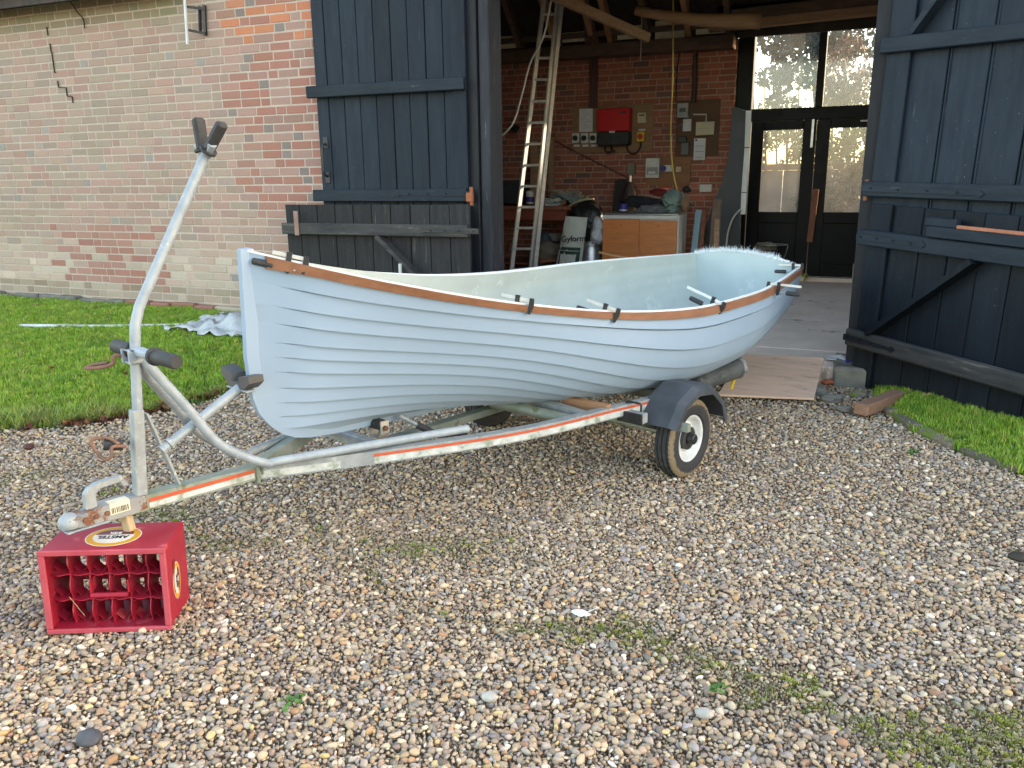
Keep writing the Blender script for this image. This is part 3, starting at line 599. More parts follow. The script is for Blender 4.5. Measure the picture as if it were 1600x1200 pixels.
# posts
single('door_post', MB().box((-3.075, 6.33, .0), (-2.965, 6.66, 3.5), .006, jit=.002), post_black, 'black left door post next to the folded left leaf', 'post')
single('door_post', MB().box((-2.962, 6.36, .0), (-2.868, 6.62, 3.5), .01, jit=.003), post_grey, 'greyish worn inner post of the left doorway side', 'post')
single('door_post', MB().box((-.02, 6.34, .16), (.085, 6.62, 3.5), .006, jit=.003), post_black, 'black right door post where the right leaf hinges', 'post')
single('post_stone', MB().box((-.10, 6.12, -.02), (.14, 6.60, .16), .018, jit=.008), stone_grey, 'grey stone block under the right door post', 'stone block')
# right upper leaf
random.seed(22)
D = thing('barn_door_leaf', 'upper leaf of the right barn door, blue-black planks swung out towards the camera', 'door', (.055, 6.31, 1.345), (0, rad(1.6), rad(-31)))
plank_leaf(D, .0, 1.62, -.17, 2.3, .255, door_blue, first=.40)
for s_ in (.40, .655, .91, 1.165, 1.42):
    part('bead_strip', MB().box((s_ + .012, -.008, -.16), (s_ + .022, -.003, 2.3), .002), door_blue, D)
part('stile', MB().box((.0, -.032, -.0), (.165, -.003, 2.3), .005), door_blue, D)
for zz, hh in ((.05, .10), (.965, .095)):
    part('ledge_rail', MB().box((-.03, -.078, zz - hh / 2), (1.64, -.033, zz + hh / 2), .006, jit=.003), rail_blue, D)
part('diagonal_brace', MB().beam((.185, -.05, 1.03), (1.0, -.05, 2.12), .036, .10, up=(0, 1, 0)), rail_blue, D)
strap(D, -.03, .78, .055, rail_blue, -.080, drop=.012); strap(D, 1.5, .93, .94, rail_blue, -.080)
part('hinge_pin', MB().tube([(-.02, -.05, -.03), (-.02, -.05, .11)], .016, 8), rust, D)
# right lower leaf
D = thing('barn_door_leaf', 'lower leaf of the right barn door with diagonal brace and wooden bolt over the grass', 'door', (.045, 6.24, .06), (0, rad(2.3), rad(-44)))
H = 1.235
plank_leaf(D, 0.0, 1.62, -.02, H, .215, door_dark, first=.40)
part('stile', MB().box((0, -.034, -.03), (.17, -.003, H + .005), .005, jit=.003), door_dark, D)
r1 = 1.015; r2 = .305
part('ledge_rail', MB().box((-.05, -.082, r1 - .055), (1.66, -.035, r1 + .05), .007, jit=.004), rail_blue, D)
part('ledge_rail', MB().box((-.05, -.090, r2 - .06), (1.66, -.035, r2 + .06), .012, jit=.004), rail_old, D)
part('diagonal_brace', MB().beam((.15, -.055, r2 + .06), (.86, -.055, r1 - .057), .036, .11, up=(0, 1, 0)), door_dark, D)
part('bolt_rail', MB().box((.52, -.105, r1 + .055), (1.66, -.036, r1 + .12), .006, jit=.003), rail_blue, D)
part('bolt_housing', MB().box((.50, -.10, r1 + .122), (.72, -.05, r1 + .175), .006), rail_blue, D)
part('wooden_bolt', MB().box((.721, -.095, r1 + .122), (1.20, -.062, r1 + .142), .003), mat('orange_brown_bolt', (.42, .16, .09), (.33, .12, .07), scale=9, rough=.7), D)
strap(D, -.05, .52, r1 - .0, rail_blue, -.084); strap(D, -.05, .40, r2, post_black, -.092)
# ------------------------------------------------------------------ the boat
def interp(x, pts):
    if x <= pts[0][0]: return pts[0][1]
    if x >= pts[-1][0]: return pts[-1][1]
    n = len(pts)
    for i in range(n - 1):
        if pts[i][0] <= x <= pts[i + 1][0]:
            x0, y0 = pts[i]; x1, y1 = pts[i + 1]; h = x1 - x0
            m = lambda j: (pts[min(j + 1, n - 1)][1] - pts[max(j - 1, 0)][1]) / (pts[min(j + 1, n - 1)][0] - pts[max(j - 1, 0)][0])
            m0, m1 = m(i), m(i + 1); t = (x - x0) / h
            return (2 * t**3 - 3 * t**2 + 1) * y0 + (t**3 - 2 * t**2 + t) * h * m0 + (-2 * t**3 + 3 * t**2) * y1 + (t**3 - t**2) * h * m1
XE = 2.021
SHEER = [(-2.0, 1.257), (-1.6, 1.146), (-1.1, 1.034), (-0.5, 0.941), (0.1, 0.893), (0.7, 0.888), (1.2, 0.891), (2.021, 0.897)]
BEAM = [(-2.0, 0.012), (-1.8, 0.167), (-1.5, 0.33), (-1.1, 0.484), (-0.6, 0.612), (0.0, 0.691), (0.5, 0.692), (1.0, 0.651), (2.021, 0.419)]
KEEL = [(-2.0, 0.86), (-1.985, 0.7), (-1.95, 0.62), (-1.9, 0.56), (-1.82, 0.51), (-1.7, 0.486), (-1.43, 0.468), (-0.95, 0.441), (0.0, 0.393), (0.8, 0.374), (2.021, 0.396)]
FULL = [(-2.0, 0.0), (-1.7, 0.118), (-1.2, 0.456), (-0.5, 1.066), (0.3, 1.296), (1.0, 1.198), (2.021, 0.872)]
HEEL = .0638
def sect(x, u):
    B = interp(x, BEAM); S = interp(x, SHEER); K = interp(x, KEEL); F = interp(x, FULL); D = S - K
    p = ((.012, K), (B * (.30 + .42 * F), K + D * (.22 - .20 * F)), (B * (.62 + .42 * F), K + D * (.62 - .28 * F)), (B, S)); v = 1 - u
    return [v**3 * p[0][i] + 3 * v * v * u * p[1][i] + 3 * v * u * u * p[2][i] + u**3 * p[3][i] for i in (0, 1)]
def bt(y, x, z):                                                 # heel of the boat on its cradle
    zz = z - .45; return (y * math.cos(HEEL) + zz * math.sin(HEEL), x, .45 + zz * math.cos(HEEL) - y * math.sin(HEEL))
def arc_sect(x, n=60):
    P = [sect(x, i / n) for i in range(n + 1)]; s = [0]
    for i in range(n): s.append(s[-1] + math.hypot(P[i + 1][0] - P[i][0], P[i + 1][1] - P[i][1]))
    return P, s
XS = [-2.0, -1.994, -1.985, -1.97, -1.95, -1.92, -1.89, -1.86, -1.83, -1.79, -1.74] + [float(q) for q in np.linspace(-1.68, XE, 46)]
SEC = {}
for x in XS: SEC[x] = arc_sect(x)
ZL = {}
def girth(x, f, off=0., real=False):
    P, s = SEC[x]; t = f * s[-1]
    if not real and x < .3:
        wv_ = smooth((.3 - x) / 2.0); S_ = P[-1][1]; zt_ = S_ - (1 - f) * (S_ - .487)
        if zt_ <= P[0][1]: tz = 0.
        else:
            i = next(k for k in range(len(P)) if P[k][1] >= zt_ - 1e-9); i = max(i, 1); k_ = (zt_ - P[i - 1][1]) / max(1e-9, P[i][1] - P[i - 1][1]); tz = s[i - 1] + (s[i] - s[i - 1]) * min(max(k_, 0), 1)
        t = t * (1 - wv_) + tz * wv_
    i = min(max(int(np.searchsorted(s, t)) - 1, 0), len(P) - 2); k = (t - s[i]) / max(1e-9, s[i + 1] - s[i])
    y = P[i][0] + (P[i + 1][0] - P[i][0]) * k; z = P[i][1] + (P[i + 1][1] - P[i][1]) * k
    dy = P[i + 1][0] - P[i][0]; dz = P[i + 1][1] - P[i][1]; L = math.hypot(dy, dz) or 1
    return y + dz / L * off, z - dy / L * off
boat = thing('rowing_boat', 'pale blue clinker rowing boat shell without thwarts, resting on the road trailer', 'boat', TO, (0, 0, -TH))
NS = 11
FR = [0, .08, .165, .25, .34, .43, .52, .61, .70, .80, .905, 1.0]
FRB = [0, .078, .152, .233, .318, .407, .488, .566, .665, .754, .86, 1.0]
def fr(i, x): w_ = smooth((x + 1.9) / 1.5); return FRB[i] * (1 - w_) + FR[i] * w_
def lapd(x): return .0155 * smooth((x + 1.93) / .16)
for side in (1, -1):
    for i in range(NS):
        rows = []
        for x in XS:
            f0, f1 = fr(i, x), fr(i + 1, x)
            d = lapd(x) if i > 0 else .0
            row = []
            if i: row.append(girth(x, f0, -.016 * d / .0155))
            for t in ((0, .25, .5, .75, .925, .94, 1.0) if i < NS - 1 else (0, .25, .5, .75, 1.0)):
                row.append(girth(x, f0 + (f1 - f0) * t, d * (1 - t) - (lapd(x) * 1.0 if t > .93 and i < NS - 1 else 0)))  # added groove under each lap, shaped to make a dark shadow line
            rows.append([bt(side * y, x, z) for y, z in row])
        m = len(rows[0]); mb = MB(); mb.v = [tuple(p) for r in rows for p in r]
        mb.f = [(a * m + b, (a + 1) * m + b, (a + 1) * m + b + 1, a * m + b + 1) for a in range(len(XS) - 1) for b in range(m - 1)]
        me = mb.mesh('strake', boat_blue, False); me.polygons.foreach_set('use_smooth', [True] * len(me.polygons)); me.set_sharp_from_angle(angle=rad(38))
        put('strake', me, boat)
# inner skin with soft ridges
mb = MB(); rows = []; fs = [j / 44 for j in range(45)]
XI = [x for x in XS if -1.9 < x <= XE] 
for x in XI:
    r = []
    for s in (-1, 1):
        L = []
        for f in fs:
            rid = .004 * math.exp(-min(abs(f - q) for q in FR[1:-1])**2 / .0003)
            y, z = girth(x, f, -.024 + rid, True); L.append(bt(s * max(y, .0), x, z))
        r += L[::-1] if s == -1 else L[1:]
    rows.append(r)
m = len(rows[0]); mb.v = [p for r in rows for p in r]; mb.f = [(a * m + b, (a + 1) * m + b, (a + 1) * m + b + 1, a * m + b + 1) for a in range(len(XI) - 1) for b in range(m - 1)]
part('inner_skin', mb, boat_in, boat, smooth=True)
# flange along the sheer, both sides
for side in (1, -1):
    mb = MB(); rows = []
    for x in XS:
        y, z = girth(x, 1.0); yi = max(y - .014, 0); rows.append([bt(side * (y + .002), x, z - .004), bt(side * (y + .003), x, z + .004 + .0015 * noise2(x * 9, side, 2)), bt(side * yi, x, z + .004 + .0015 * noise2(x * 8, side, 5)), bt(side * yi, x, z - .03)])
    mb.v = [p for r in rows for p in r]; mb.f = [(a * 4 + b, (a + 1) * 4 + b, (a + 1) * 4 + b + 1, a * 4 + b + 1) for a in range(len(XS) - 1) for b in range(3)]
    part('sheer_flange', mb, fibre, boat)
# mahogany rubbing strake, port side towards the camera
mb = MB(); rows = []; XW = [x for x in XS if x >= -1.955]
for x in XW:
    wv = .002 * noise2(x * 6, 0, 1); y1, z1 = girth(x, .998, .002); P, s = SEC[x]; h = .040 / s[-1]; y0, z0 = girth(x, .998 - h, .002 + lapd(x) * .1)
    rows.append([bt(y1, x, z1 - .002), bt(y1 + .017, x, z1 - .003), bt(y0 + .017, x, z0 + wv), bt(y0, x, z0 + wv)])
mb.v = [p for r in rows for p in r]; mb.f = [(a * 4 + b, (a + 1) * 4 + b, (a + 1) * 4 + (b + 1) % 4, a * 4 + (b + 1) % 4) for a in range(len(XW) - 1) for b in range(4)] + [(0, 1, 2, 3), tuple(4 * (len(XW) - 1) + k for k in (3, 2, 1, 0))]
part('rubbing_strip', mb, mahog, boat)
# stem and keel: a raised band that wraps the forefoot
prof = [(-2.004, 1.262), (-2.003, 1.1), (-2.002, .95)] + [(x - .004, interp(x, KEEL)) for x in [-2.0, -1.985, -1.965, -1.94, -1.91, -1.87, -1.82, -1.75, -1.6, -1.43, -1.2, -.95, -.5, 0, .4, .8, 1.2, 1.6, XE]]
mb = MB(); rows = []
for i, (x, z) in enumerate(prof):
    a = prof[max(i - 1, 0)]; b = prof[min(i + 1, len(prof) - 1)]; tx, tz = b[0] - a[0], b[1] - a[1]; L = math.hypot(tx, tz); nx_, nz_2 = tz / L, -tx / L   # outward (forward / down)
    if nx_ > 0 and i < 6: nx_, nz_2 = -nx_, -nz_2
    if nz_2 > 0 and i > 5: nx_, nz_2 = -nx_, -nz_2
    o = .018; w2 = .013; inn = .03
    rows.append([bt(y_, x + nx_ * d_, z + nz_2 * d_) for y_, d_ in ((w2 + .008, -inn), (w2 + .003, 0), (w2, o), (-w2, o), (-w2 - .003, 0), (-w2 - .008, -inn))])
mb.v = [p for r in rows for p in r]; mb.f = [(a * 6 + b, (a + 1) * 6 + b, (a + 1) * 6 + (b + 1) % 6, a * 6 + (b + 1) % 6) for a in range(len(prof) - 1) for b in range(6)] + [tuple(range(6)), tuple(6 * (len(prof) - 1) + k for k in range(6))[::-1]]
part('stem_and_keel', mb, boat_blue, boat, smooth='auto')
# transom with an arched top
P, s = SEC[XE]
out = [(y, z) for y, z in P[::3]]; topw = out[-1][0]; top = out[-1][1]
arch = [(topw * math.cos(a), top + .055 * math.sin(a) ** 2) for a in np.linspace(0, math.pi, 15)][1:-1]
ring = out + arch + [(-y, z) for y, z in out[::-1]]
def archz(y): return top + .055 * max(0, 1 - (y / topw) ** 2)
mb = MB(); n = len(ring); mb.v = [bt(y, XE - .012, z) for y, z in ring] + [bt(y, XE + .004, z) for y, z in ring]
mb.f = [tuple(range(n)), tuple(range(n, 2 * n))[::-1]] + [(i, (i + 1) % n, (i + 1) % n + n, i + n) for i in range(n)]
part('transom', mb, mat('transom_glassfibre', (.44, .52, .53), (.39, .47, .48), scale=4, rough=.6, bump=.4, bscale=150, c3=(.49, .56, .56), c3amt=.6, c3scale=6), boat)
# glass fibre hairs left standing along the transom's top edge
mb = MB(); random.seed(31)
for i in range(2300):
    y = random.uniform(-topw * .99, topw * .93); z = archz(y) - .008; a = random.gauss(0, .55); l = random.uniform(.012, .042) * (1.6 if random.random() < .12 else 1) * (1 if y < topw * .6 else .45)
    x = XE - random.uniform(-.004, .02); lean = random.uniform(-.02, .03); w_ = .0011
    p0 = Vector(bt(y, x, z)); p1 = Vector(bt(y + math.sin(a) * l * .6, x + lean * .5, z + l * .6)); p2 = Vector(bt(y + math.sin(a) * l + random.uniform(-.012, .012), x + lean, z + l * math.cos(a * .9)))
    e = Vector((w_, 0, 0)) if i % 2 else Vector((0, w_, 0)); mb.add([p0 - e, p0 + e, p1 + e * .8, p1 - e * .8, p2], [(0, 1, 2, 3), (3, 2, 4)])
for i in range(26):
    y = -topw * .95 + i * topw * .068; mb.blob(bt(y, XE - .004, archz(y) + .0), (.022, .012, .013), 1, .4, i)
o = part('fibre_fringe', mb, fibre, boat, label='white frayed glass fibre along the top of the transom', fix=False); o['kind'] = 'stuff'

# ------------------------------------------------------------------ clamps on the gunwale
def make_clamp(name, label, x, L=.17, jaw=.06, yaw=0., inside=True, tilt=0., roll=0., handle_in=True, bar_m=alu):
    """a bar clamp biting the gunwale at station x; bar lies across the gunwale"""
    xk = min(XS, key=lambda q: abs(q - x)); y, z = girth(xk, .99); loc = bt(y + .004, x, z - .018)
    c = thing(name, label, 'clamp', TO + b2 * loc[0] + a2 * loc[1] + np.array([0, 0, loc[2]]), (tilt, roll, -TH + yaw), group='bar clamps gripping the gunwale')
    s = -1 if inside else 1                                       # which side the bar sticks out to
    part('bar', MB().box((min(s * L, -s * .025), -.004, .034), (max(s * L, -s * .025), .004, .048), .001), bar_m, c)
    part('fixed_jaw', MB().prism([(-s * .030, .052), (-s * .012, .052), (-s * .012, .03), (-s * .014, -.012), (-s * .024, -.016), (-s * .034, .02)], .016, Matrix.Translation((0, -.008, 0))), black_pl, c)
    part('sliding_jaw', MB().prism([(s * .030, .054), (s * .050, .054), (s * .046, -.02), (s * .034, -.026), (s * .028, -.018)], .016, Matrix.Translation((0, -.008, 0))), black_pl, c)
    part('screw', MB().tube([(s * .012, 0, -.006), (s * .085, 0, -.006)], .0045, 8).tube([(s * .008, 0, -.006), (s * .016, 0, -.006)], .010, 10), steel, c)
    part('handle', MB().tube([(s * .085, 0, -.006), (s * .092, 0, -.006), (s * .16, 0, -.006), (s * .165, 0, -.006)], [.009, .0135, .0125, .008], 10), black_rub, c)
    return c
make_clamp('bar_clamp', 'bar clamp biting the mahogany strip right at the bow', -1.86, L=.10, yaw=.9, roll=.25)
make_clamp('bar_clamp', 'bar clamp on the mahogany strip, second from the bow', -1.02, L=.11, yaw=.55, roll=.2)
make_clamp('bar_clamp', 'bar clamp on the mahogany strip amidships, third from the bow', -.56, L=.13, yaw=.45, roll=.3)
make_clamp('bar_clamp', 'long pale bar clamp leaning into the hull, fourth from the bow', .30, L=.20, yaw=.1, roll=.35, bar_m=white_paint)
make_clamp('bar_clamp', 'bar clamp standing outside the hull with its grip pointing right, fifth from the bow', 1.10, L=.17, inside=False, yaw=.15, roll=.05)
make_clamp('bar_clamp', 'thin dark clamp at the very stern corner of the boat', 1.98, L=.14, yaw=.15, roll=-.02)

# ------------------------------------------------------------------ road trailer
tl = thing('boat_trailer', 'galvanised boat trailer with orange and white tape carrying the rowing boat', 'trailer', TO, (0, 0, -TH))
HB = .055; zb_ = .375
near = [(.0, -2.47), (.02, -2.02), (.285, -1.50), (.50, -.98), (.60, -.48), (.665, -.12), (.67, .22)]
def poly_beam(name, pts, z0, z1, wd, m):
    mb = MB(); rows = []
    for i, (y, t) in enumerate(pts):
        a = pts[max(i - 1, 0)]; b = pts[min(i + 1, len(pts) - 1)]; dy, dt = b[0] - a[0], b[1] - a[1]; L = math.hypot(dy, dt); ny, nt_ = dt / L * wd / 2, -dy / L * wd / 2
        za = z0 + (z1 - z0) * i / (len(pts) - 1); rows += [(y + ny, t + nt_, za), (y + ny, t + nt_, za + HB), (y - ny, t - nt_, za + HB), (y - ny, t - nt_, za)]
    mb.v = rows; n = len(pts); mb.f = [(i * 4 + k, (i + 1) * 4 + k, (i + 1) * 4 + (k + 1) % 4, i * 4 + (k + 1) % 4) for i in range(n - 1) for k in range(4)] + [(0, 1, 2, 3), tuple(4 * n - 4 + k for k in (3, 2, 1, 0))]
    return part(name, mb, m, tl)
def refine(pts, k=5):
    out = []
    P = [Vector((*p, 0)) for p in pts]
    for i in range(len(P) - 1):
        p0, p1, p2, p3 = P[max(i - 1, 0)], P[i], P[i + 1], P[min(i + 2, len(P) - 1)]
        for j in range(k):
            t = j / k; q = .5 * ((2 * p1) + (p2 - p0) * t + (2 * p0 - 5 * p1 + 4 * p2 - p3) * t * t + (3 * p1 - p0 - 3 * p2 + p3) * t ** 3); out.append((q.x, q.y))
    return out + [tuple(P[-1][:2])]
nearp = refine(near[1:], 5)
poly_beam('drawbar', [(0, -2.60), (0, -2.47), (.012, -2.2), (.022, -2.0)], zb_ + .008, zb_ + .002, .052, gal_dirty)
poly_beam('side_beam', nearp, zb_, zb_, .045, gal)
poly_beam('side_beam', [(-y + .06, t) for y, t in nearp], zb_ + .02, zb_ + .12, .04, gal_dirty)
def tape(name, pts, za, zc, m, off=.0245, t0=None):
    mb = MB(); rows = []
    for i, (y, t) in enumerate(pts):
        a = pts[max(i - 1, 0)]; b = pts[min(i + 1, len(pts) - 1)]; dy, dt = b[0] - a[0], b[1] - a[1]; L = math.hypot(dy, dt); ny, nt_ = dt / L, -dy / L
        for o_ in (off - .002, off): rows += [(y + ny * o_, t + nt_ * o_, za), (y + ny * o_, t + nt_ * o_, zc)]
    n = len(pts); mb.v = rows; mb.f = [(i * 4 + 2, (i + 1) * 4 + 2, (i + 1) * 4 + 3, i * 4 + 3) for i in range(n - 1)] + [(i * 4 + 1, (i + 1) * 4 + 1, (i + 1) * 4 + 3, i * 4 + 3) for i in range(n - 1)] + [(i * 4, (i + 1) * 4, (i + 1) * 4 + 2, i * 4 + 2) for i in range(n - 1)] + [(0, 1, 3, 2), (4 * n - 4, 4 * n - 3, 4 * n - 1, 4 * n - 2)]
    return part(name, mb, m, tl)
tape('orange_tape', nearp[4:26], zb_ + .034, zb_ + .045, orange_tape); tape('white_tape', nearp[4:24], zb_ + .006, zb_ + .032, white_tape); tape('white_tape', nearp[0:4], zb_ + .006, zb_ + .034, white_tape)
dbp = [(.001, -2.44), (.012, -2.2), (.019, -2.04)]
tape('orange_tape', dbp, zb_ + .034, zb_ + .047, orange_tape, .0275); tape('white_tape', dbp, zb_ + .012, zb_ + .032, white_tape, .0275)
part('joint_bracket', MB().box((-.02, -2.035, zb_ - .012), (.056, -2.02, zb_ + .066), .002), gal_dirty, tl)
part('cross_member', MB().box((-.22, -1.53, zb_ - .002), (.26, -1.49, zb_ + .045), .003), gal, tl)
part('cross_member', MB().box((-.60, .10, zb_ - .05), (.66, .16, zb_ + .0), .003), gal_dirty, tl)
part('diagonal_strut', MB().tube([tr_z(768, 628, .43), tr_z(893, 657, .39)], .027, 12), gal_dirty, tl, smooth='auto')
part('cross_member', MB().beam(tr_z(835, 628, .42), tr_z(925, 655, .40), .05, .05, bev=.003), gal, tl)
part('timber_pad', MB().beam(tr_z(880, 625, .43), tr_z(952, 640, .42), .045, .045, bev=.004), rafter_m, tl)
part('keel_beam', MB().box((.005, -1.4, zb_ - .03), (.06, 1.4, zb_ + .005), .003), gal_dirty, tl)
part('axle', MB().tube([(-.60, -.05, .22), (.74, -.05, .22)], .024, 12), gal_dirty, tl, smooth='auto')
part('axle_bracket', MB().prism([(-.34, zb_), (-.30, zb_ - .07), (-.06, zb_ - .16), (.06, zb_ - .16), (.12, zb_)], .012, Matrix.Translation((.64, 0, 0)) @ Matrix.Rotation(math.pi / 2, 4, 'Z')), gal_dirty, tl)
part('cross_tube_end', MB().box((.60, -.40, zb_ - .025), (.74, -.355, zb_ + .025), .003), gal, tl); part('end_cap', MB().box((.60, -.414, zb_ - .027), (.742, -.402, zb_ + .027), .003), black_pl, tl)
part('mudguard_bracket', MB().box((.70, -.252, .305), (.90, -.225, .345), .002), gal_dirty, tl)
for t_ in (-.36, .02): part('u_bolt', MB().tube([(.618, t_, zb_ - .02), (.618, t_, zb_ + .058), (.626, t_, zb_ + .063), (.698, t_, zb_ + .063), (.704, t_, zb_ + .055), (.704, t_, zb_ - .03)], .0055, 8), black_pl, tl)
WR = .207
def wheel(yc, side, lab=None):
    M = Matrix.Translation((yc, -.05, WR)) @ (Matrix.Identity(4) if side > 0 else Matrix.Rotation(math.pi, 4, 'Z'))
    w_ = part('wheel', MB().lathe([(-.03, .035), (-.03, .06), (.035, .06), (.035, .035)], 24, M), black_rub, tl, smooth='auto', label=lab)
    pr = [(-.035, .116), (-.052, .13), (-.056, .155), (-.052, .185), (-.046, .198), (-.040, .2035), (-.030, .206), (-.027, .199), (-.023, .199), (-.020, .207), (-.004, .2075), (-.002, .200), (.002, .200), (.004, .2075), (.020, .207), (.023, .199), (.027, .199), (.030, .206), (.040, .2035), (.046, .198), (.052, .185), (.056, .155), (.052, .13), (.035, .116)]
    rib = lambda i, j: (-.003 if (j % 2 and (5 <= i <= 6 or 17 <= i <= 18)) else 0) + (.0012 * (1 if j % 4 < 2 else -1) if i in (9, 10, 13, 14) else 0) + (-.0025 if (j % 3 == 0 and i in (4, 19)) else 0)
    part('tyre', MB().lathe(pr, 96, M, rib), tyre_m, w_)
    part('rim', MB().lathe([(-.030, .112), (-.034, .118), (.030, .113), (.040, .122), (.044, .121), (.042, .112), (.036, .106), (.020, .100), (.008, .086), (.014, .066), (.022, .05), (.022, .0)], 48, M), white_paint, w_, smooth='auto')
    part('hub', MB().lathe([(.02, .030), (.045, .031), (.050, .028), (.066, .027), (.072, .020), (.072, 0)], 20, M), black_pl, w_, smooth='auto')
    for k in range(4):
        a = math.pi / 4 + k * math.pi / 2; Mb = M @ Matrix.Translation((.014, .055 * math.cos(a), .055 * math.sin(a))); part('wheel_nut', MB().lathe([(0, .0095), (.016, .0095), (.02, .005), (.02, 0)], 6, Mb), black_pl, w_)
    return w_
# tyre: black with a dried mud band on the shoulders
tyre_m = mat('tyre_rubber', (.030, .031, .034), (.048, .048, .05), scale=8, rough=.8, bump=.15, bscale=120)
nt = tyre_m.node_tree; b_ = nt.nodes['Principled BSDF']; old = b_.inputs['Base Color'].links[0].from_socket
tc_ = nt.nodes.new('ShaderNodeTexCoord'); sp = nt.nodes.new('ShaderNodeVectorMath'); sp.operation = 'SUBTRACT'; sp.inputs[1].default_value = (.76, -.05, WR); nt.links.new(tc_.outputs['Object'], sp.inputs[0])
sx = nt.nodes.new('ShaderNodeSeparateXYZ'); nt.links.new(sp.outputs[0], sx.inputs[0]); vm = nt.nodes.new('ShaderNodeVectorMath'); vm.operation = 'MULTIPLY'; vm.inputs[1].default_value = (0, 1, 1); nt.links.new(sp.outputs[0], vm.inputs[0]); ln = nt.nodes.new('ShaderNodeVectorMath'); ln.operation = 'LENGTH'; nt.links.new(vm.outputs[0], ln.inputs[0])
nz_ = nt.nodes.new('ShaderNodeTexNoise'); nz_.inputs['Scale'].default_value = 60; nt.links.new(tc_.outputs['Object'], nz_.inputs['Vector'])
ad_ = nt.nodes.new('ShaderNodeMath'); ad_.operation = 'MULTIPLY_ADD'; ad_.inputs[1].default_value = .03; nt.links.new(nz_.outputs[0], ad_.inputs[0]); nt.links.new(ln.outputs['Value'], ad_.inputs[2])
r_ = nt.nodes.new('ShaderNodeValToRGB'); r_.color_ramp.elements[0].position = .188; r_.color_ramp.elements[1].position = .196; nt.links.new(ad_.outputs[0], r_.inputs[0])
gt = nt.nodes.new('ShaderNodeMath'); gt.operation = 'GREATER_THAN'; gt.inputs[1].default_value = .036; nt.links.new(sx.outputs[0], gt.inputs[0]); mu = nt.nodes.new('ShaderNodeMath'); mu.operation = 'MULTIPLY'; nt.links.new(r_.outputs[0], mu.inputs[0]); nt.links.new(gt.outputs[0], mu.inputs[1])
mx = nt.nodes.new('ShaderNodeMix'); mx.data_type = 'RGBA'; nt.links.new(mu.outputs[0], mx.inputs[0]); nt.links.new(old, mx.inputs[6]); mx.inputs[7].default_value = (.23, .17, .105, 1); nt.links.new(mx.outputs[2], b_.inputs['Base Color'])
wheel(.76, 1, 'near wheel with a white rim and dried mud on the tyre'); wheel(-.585, -1)
for s_, yc in ((1, .76), (-1, -.585)):
    mb = MB(); R0 = .262; ang = [158, 128, 98, 66, 34, 8]
    L = []
    cpts = [(-.05 + 1.08 * R0 * math.cos(rad(a)), WR + .02 + 1.02 * R0 * math.sin(rad(a))) for a in ang]
    yi, yo = (yc - .10, yc + .10) if s_ > 0 else (yc + .10, yc - .10)
    for t_, z_ in cpts:
        k_ = 1 - .10; ct, cz = -.05, WR; L.append([(yi, t_, z_), (yo - s_ * .035, t_, z_), (yo, ct + (t_ - ct) * .95, cz + (z_ - cz) * .93), (yo, ct + (t_ - ct) * .86, cz + (z_ - cz) * .84)])
    mb.v = [p for r in L for p in r]; mb.f = [(a * 4 + b, (a + 1) * 4 + b, (a + 1) * 4 + b + 1, a * 4 + b + 1) for a in range(5) for b in range(3)]
    part('mudguard', mb, grey_pl, tl, solid=.004)
# coupling head
cp = part('coupling', MB().lathe([(-.0, .0), (0, .033), (.012, .036), (.032, .031), (.042, .020), (.046, .012), (.046, 0)], 20, Matrix.Translation((0, -2.695, .395)) @ Matrix.Rotation(-math.pi / 2, 4, 'Y')), gal, tl, smooth='auto')
part('coupling_body', MB().prism([(-2.70, .398), (-2.66, .392), (-2.5, .385), (-2.45, .392), (-2.45, .438), (-2.52, .444), (-2.60, .444), (-2.66, .434), (-2.705, .424)], .062, Matrix(((0, 1, 0, -.031), (1, 0, 0, 0), (0, 0, 1, 0), (0, 0, 0, 1)))), rust_mix if 'rust_mix' in globals() else mat('rust_and_zinc', (.33, .34, .34), (.26, .27, .27), scale=8, rough=.65, metal=.3, bump=.2, c3=(.21, .09, .05), c3amt=.50, c3scale=14), tl)
part('coupling_flange', MB().box((-.042, -2.72, .384), (.042, -2.58, .391), .003), gal, tl)
part('coupling_handle', MB().prism([(-2.642, .44), (-2.640, .492), (-2.622, .512), (-2.59, .522), (-2.515, .524), (-2.497, .488), (-2.512, .486), (-2.522, .506), (-2.588, .502), (-2.607, .486), (-2.605, .44)], .026, Matrix(((0, 1, 0, -.014), (1, 0, 0, 0), (0, 0, 1, 0), (0, 0, 0, 1)))), gal, tl)
st = part('sticker', MB().box((.0312, -2.575, .404), (.0318, -2.508, .4435)).box((-.005, -2.575, .4443), (.0312, -2.508, .4450)), mat('cream_paper_label', (.72, .68, .52), (.62, .57, .42), scale=12, rough=.6, bump=0), tl)
bars = MB(); random.seed(4); t_ = -2.570
while t_ < -2.516:
    w_ = random.uniform(.0015, .004); bars.box((.0318, t_, .408), (.0322, t_ + w_, .428)); t_ += w_ + random.uniform(.0015, .004)
part('bar_marks', bars, black_pl, st)
for k in range(3): part('bolt', MB().tube([(.030, -2.655 + .035 * k, .415), (.036, -2.655 + .035 * k, .415)], .009, 6), rust, tl)
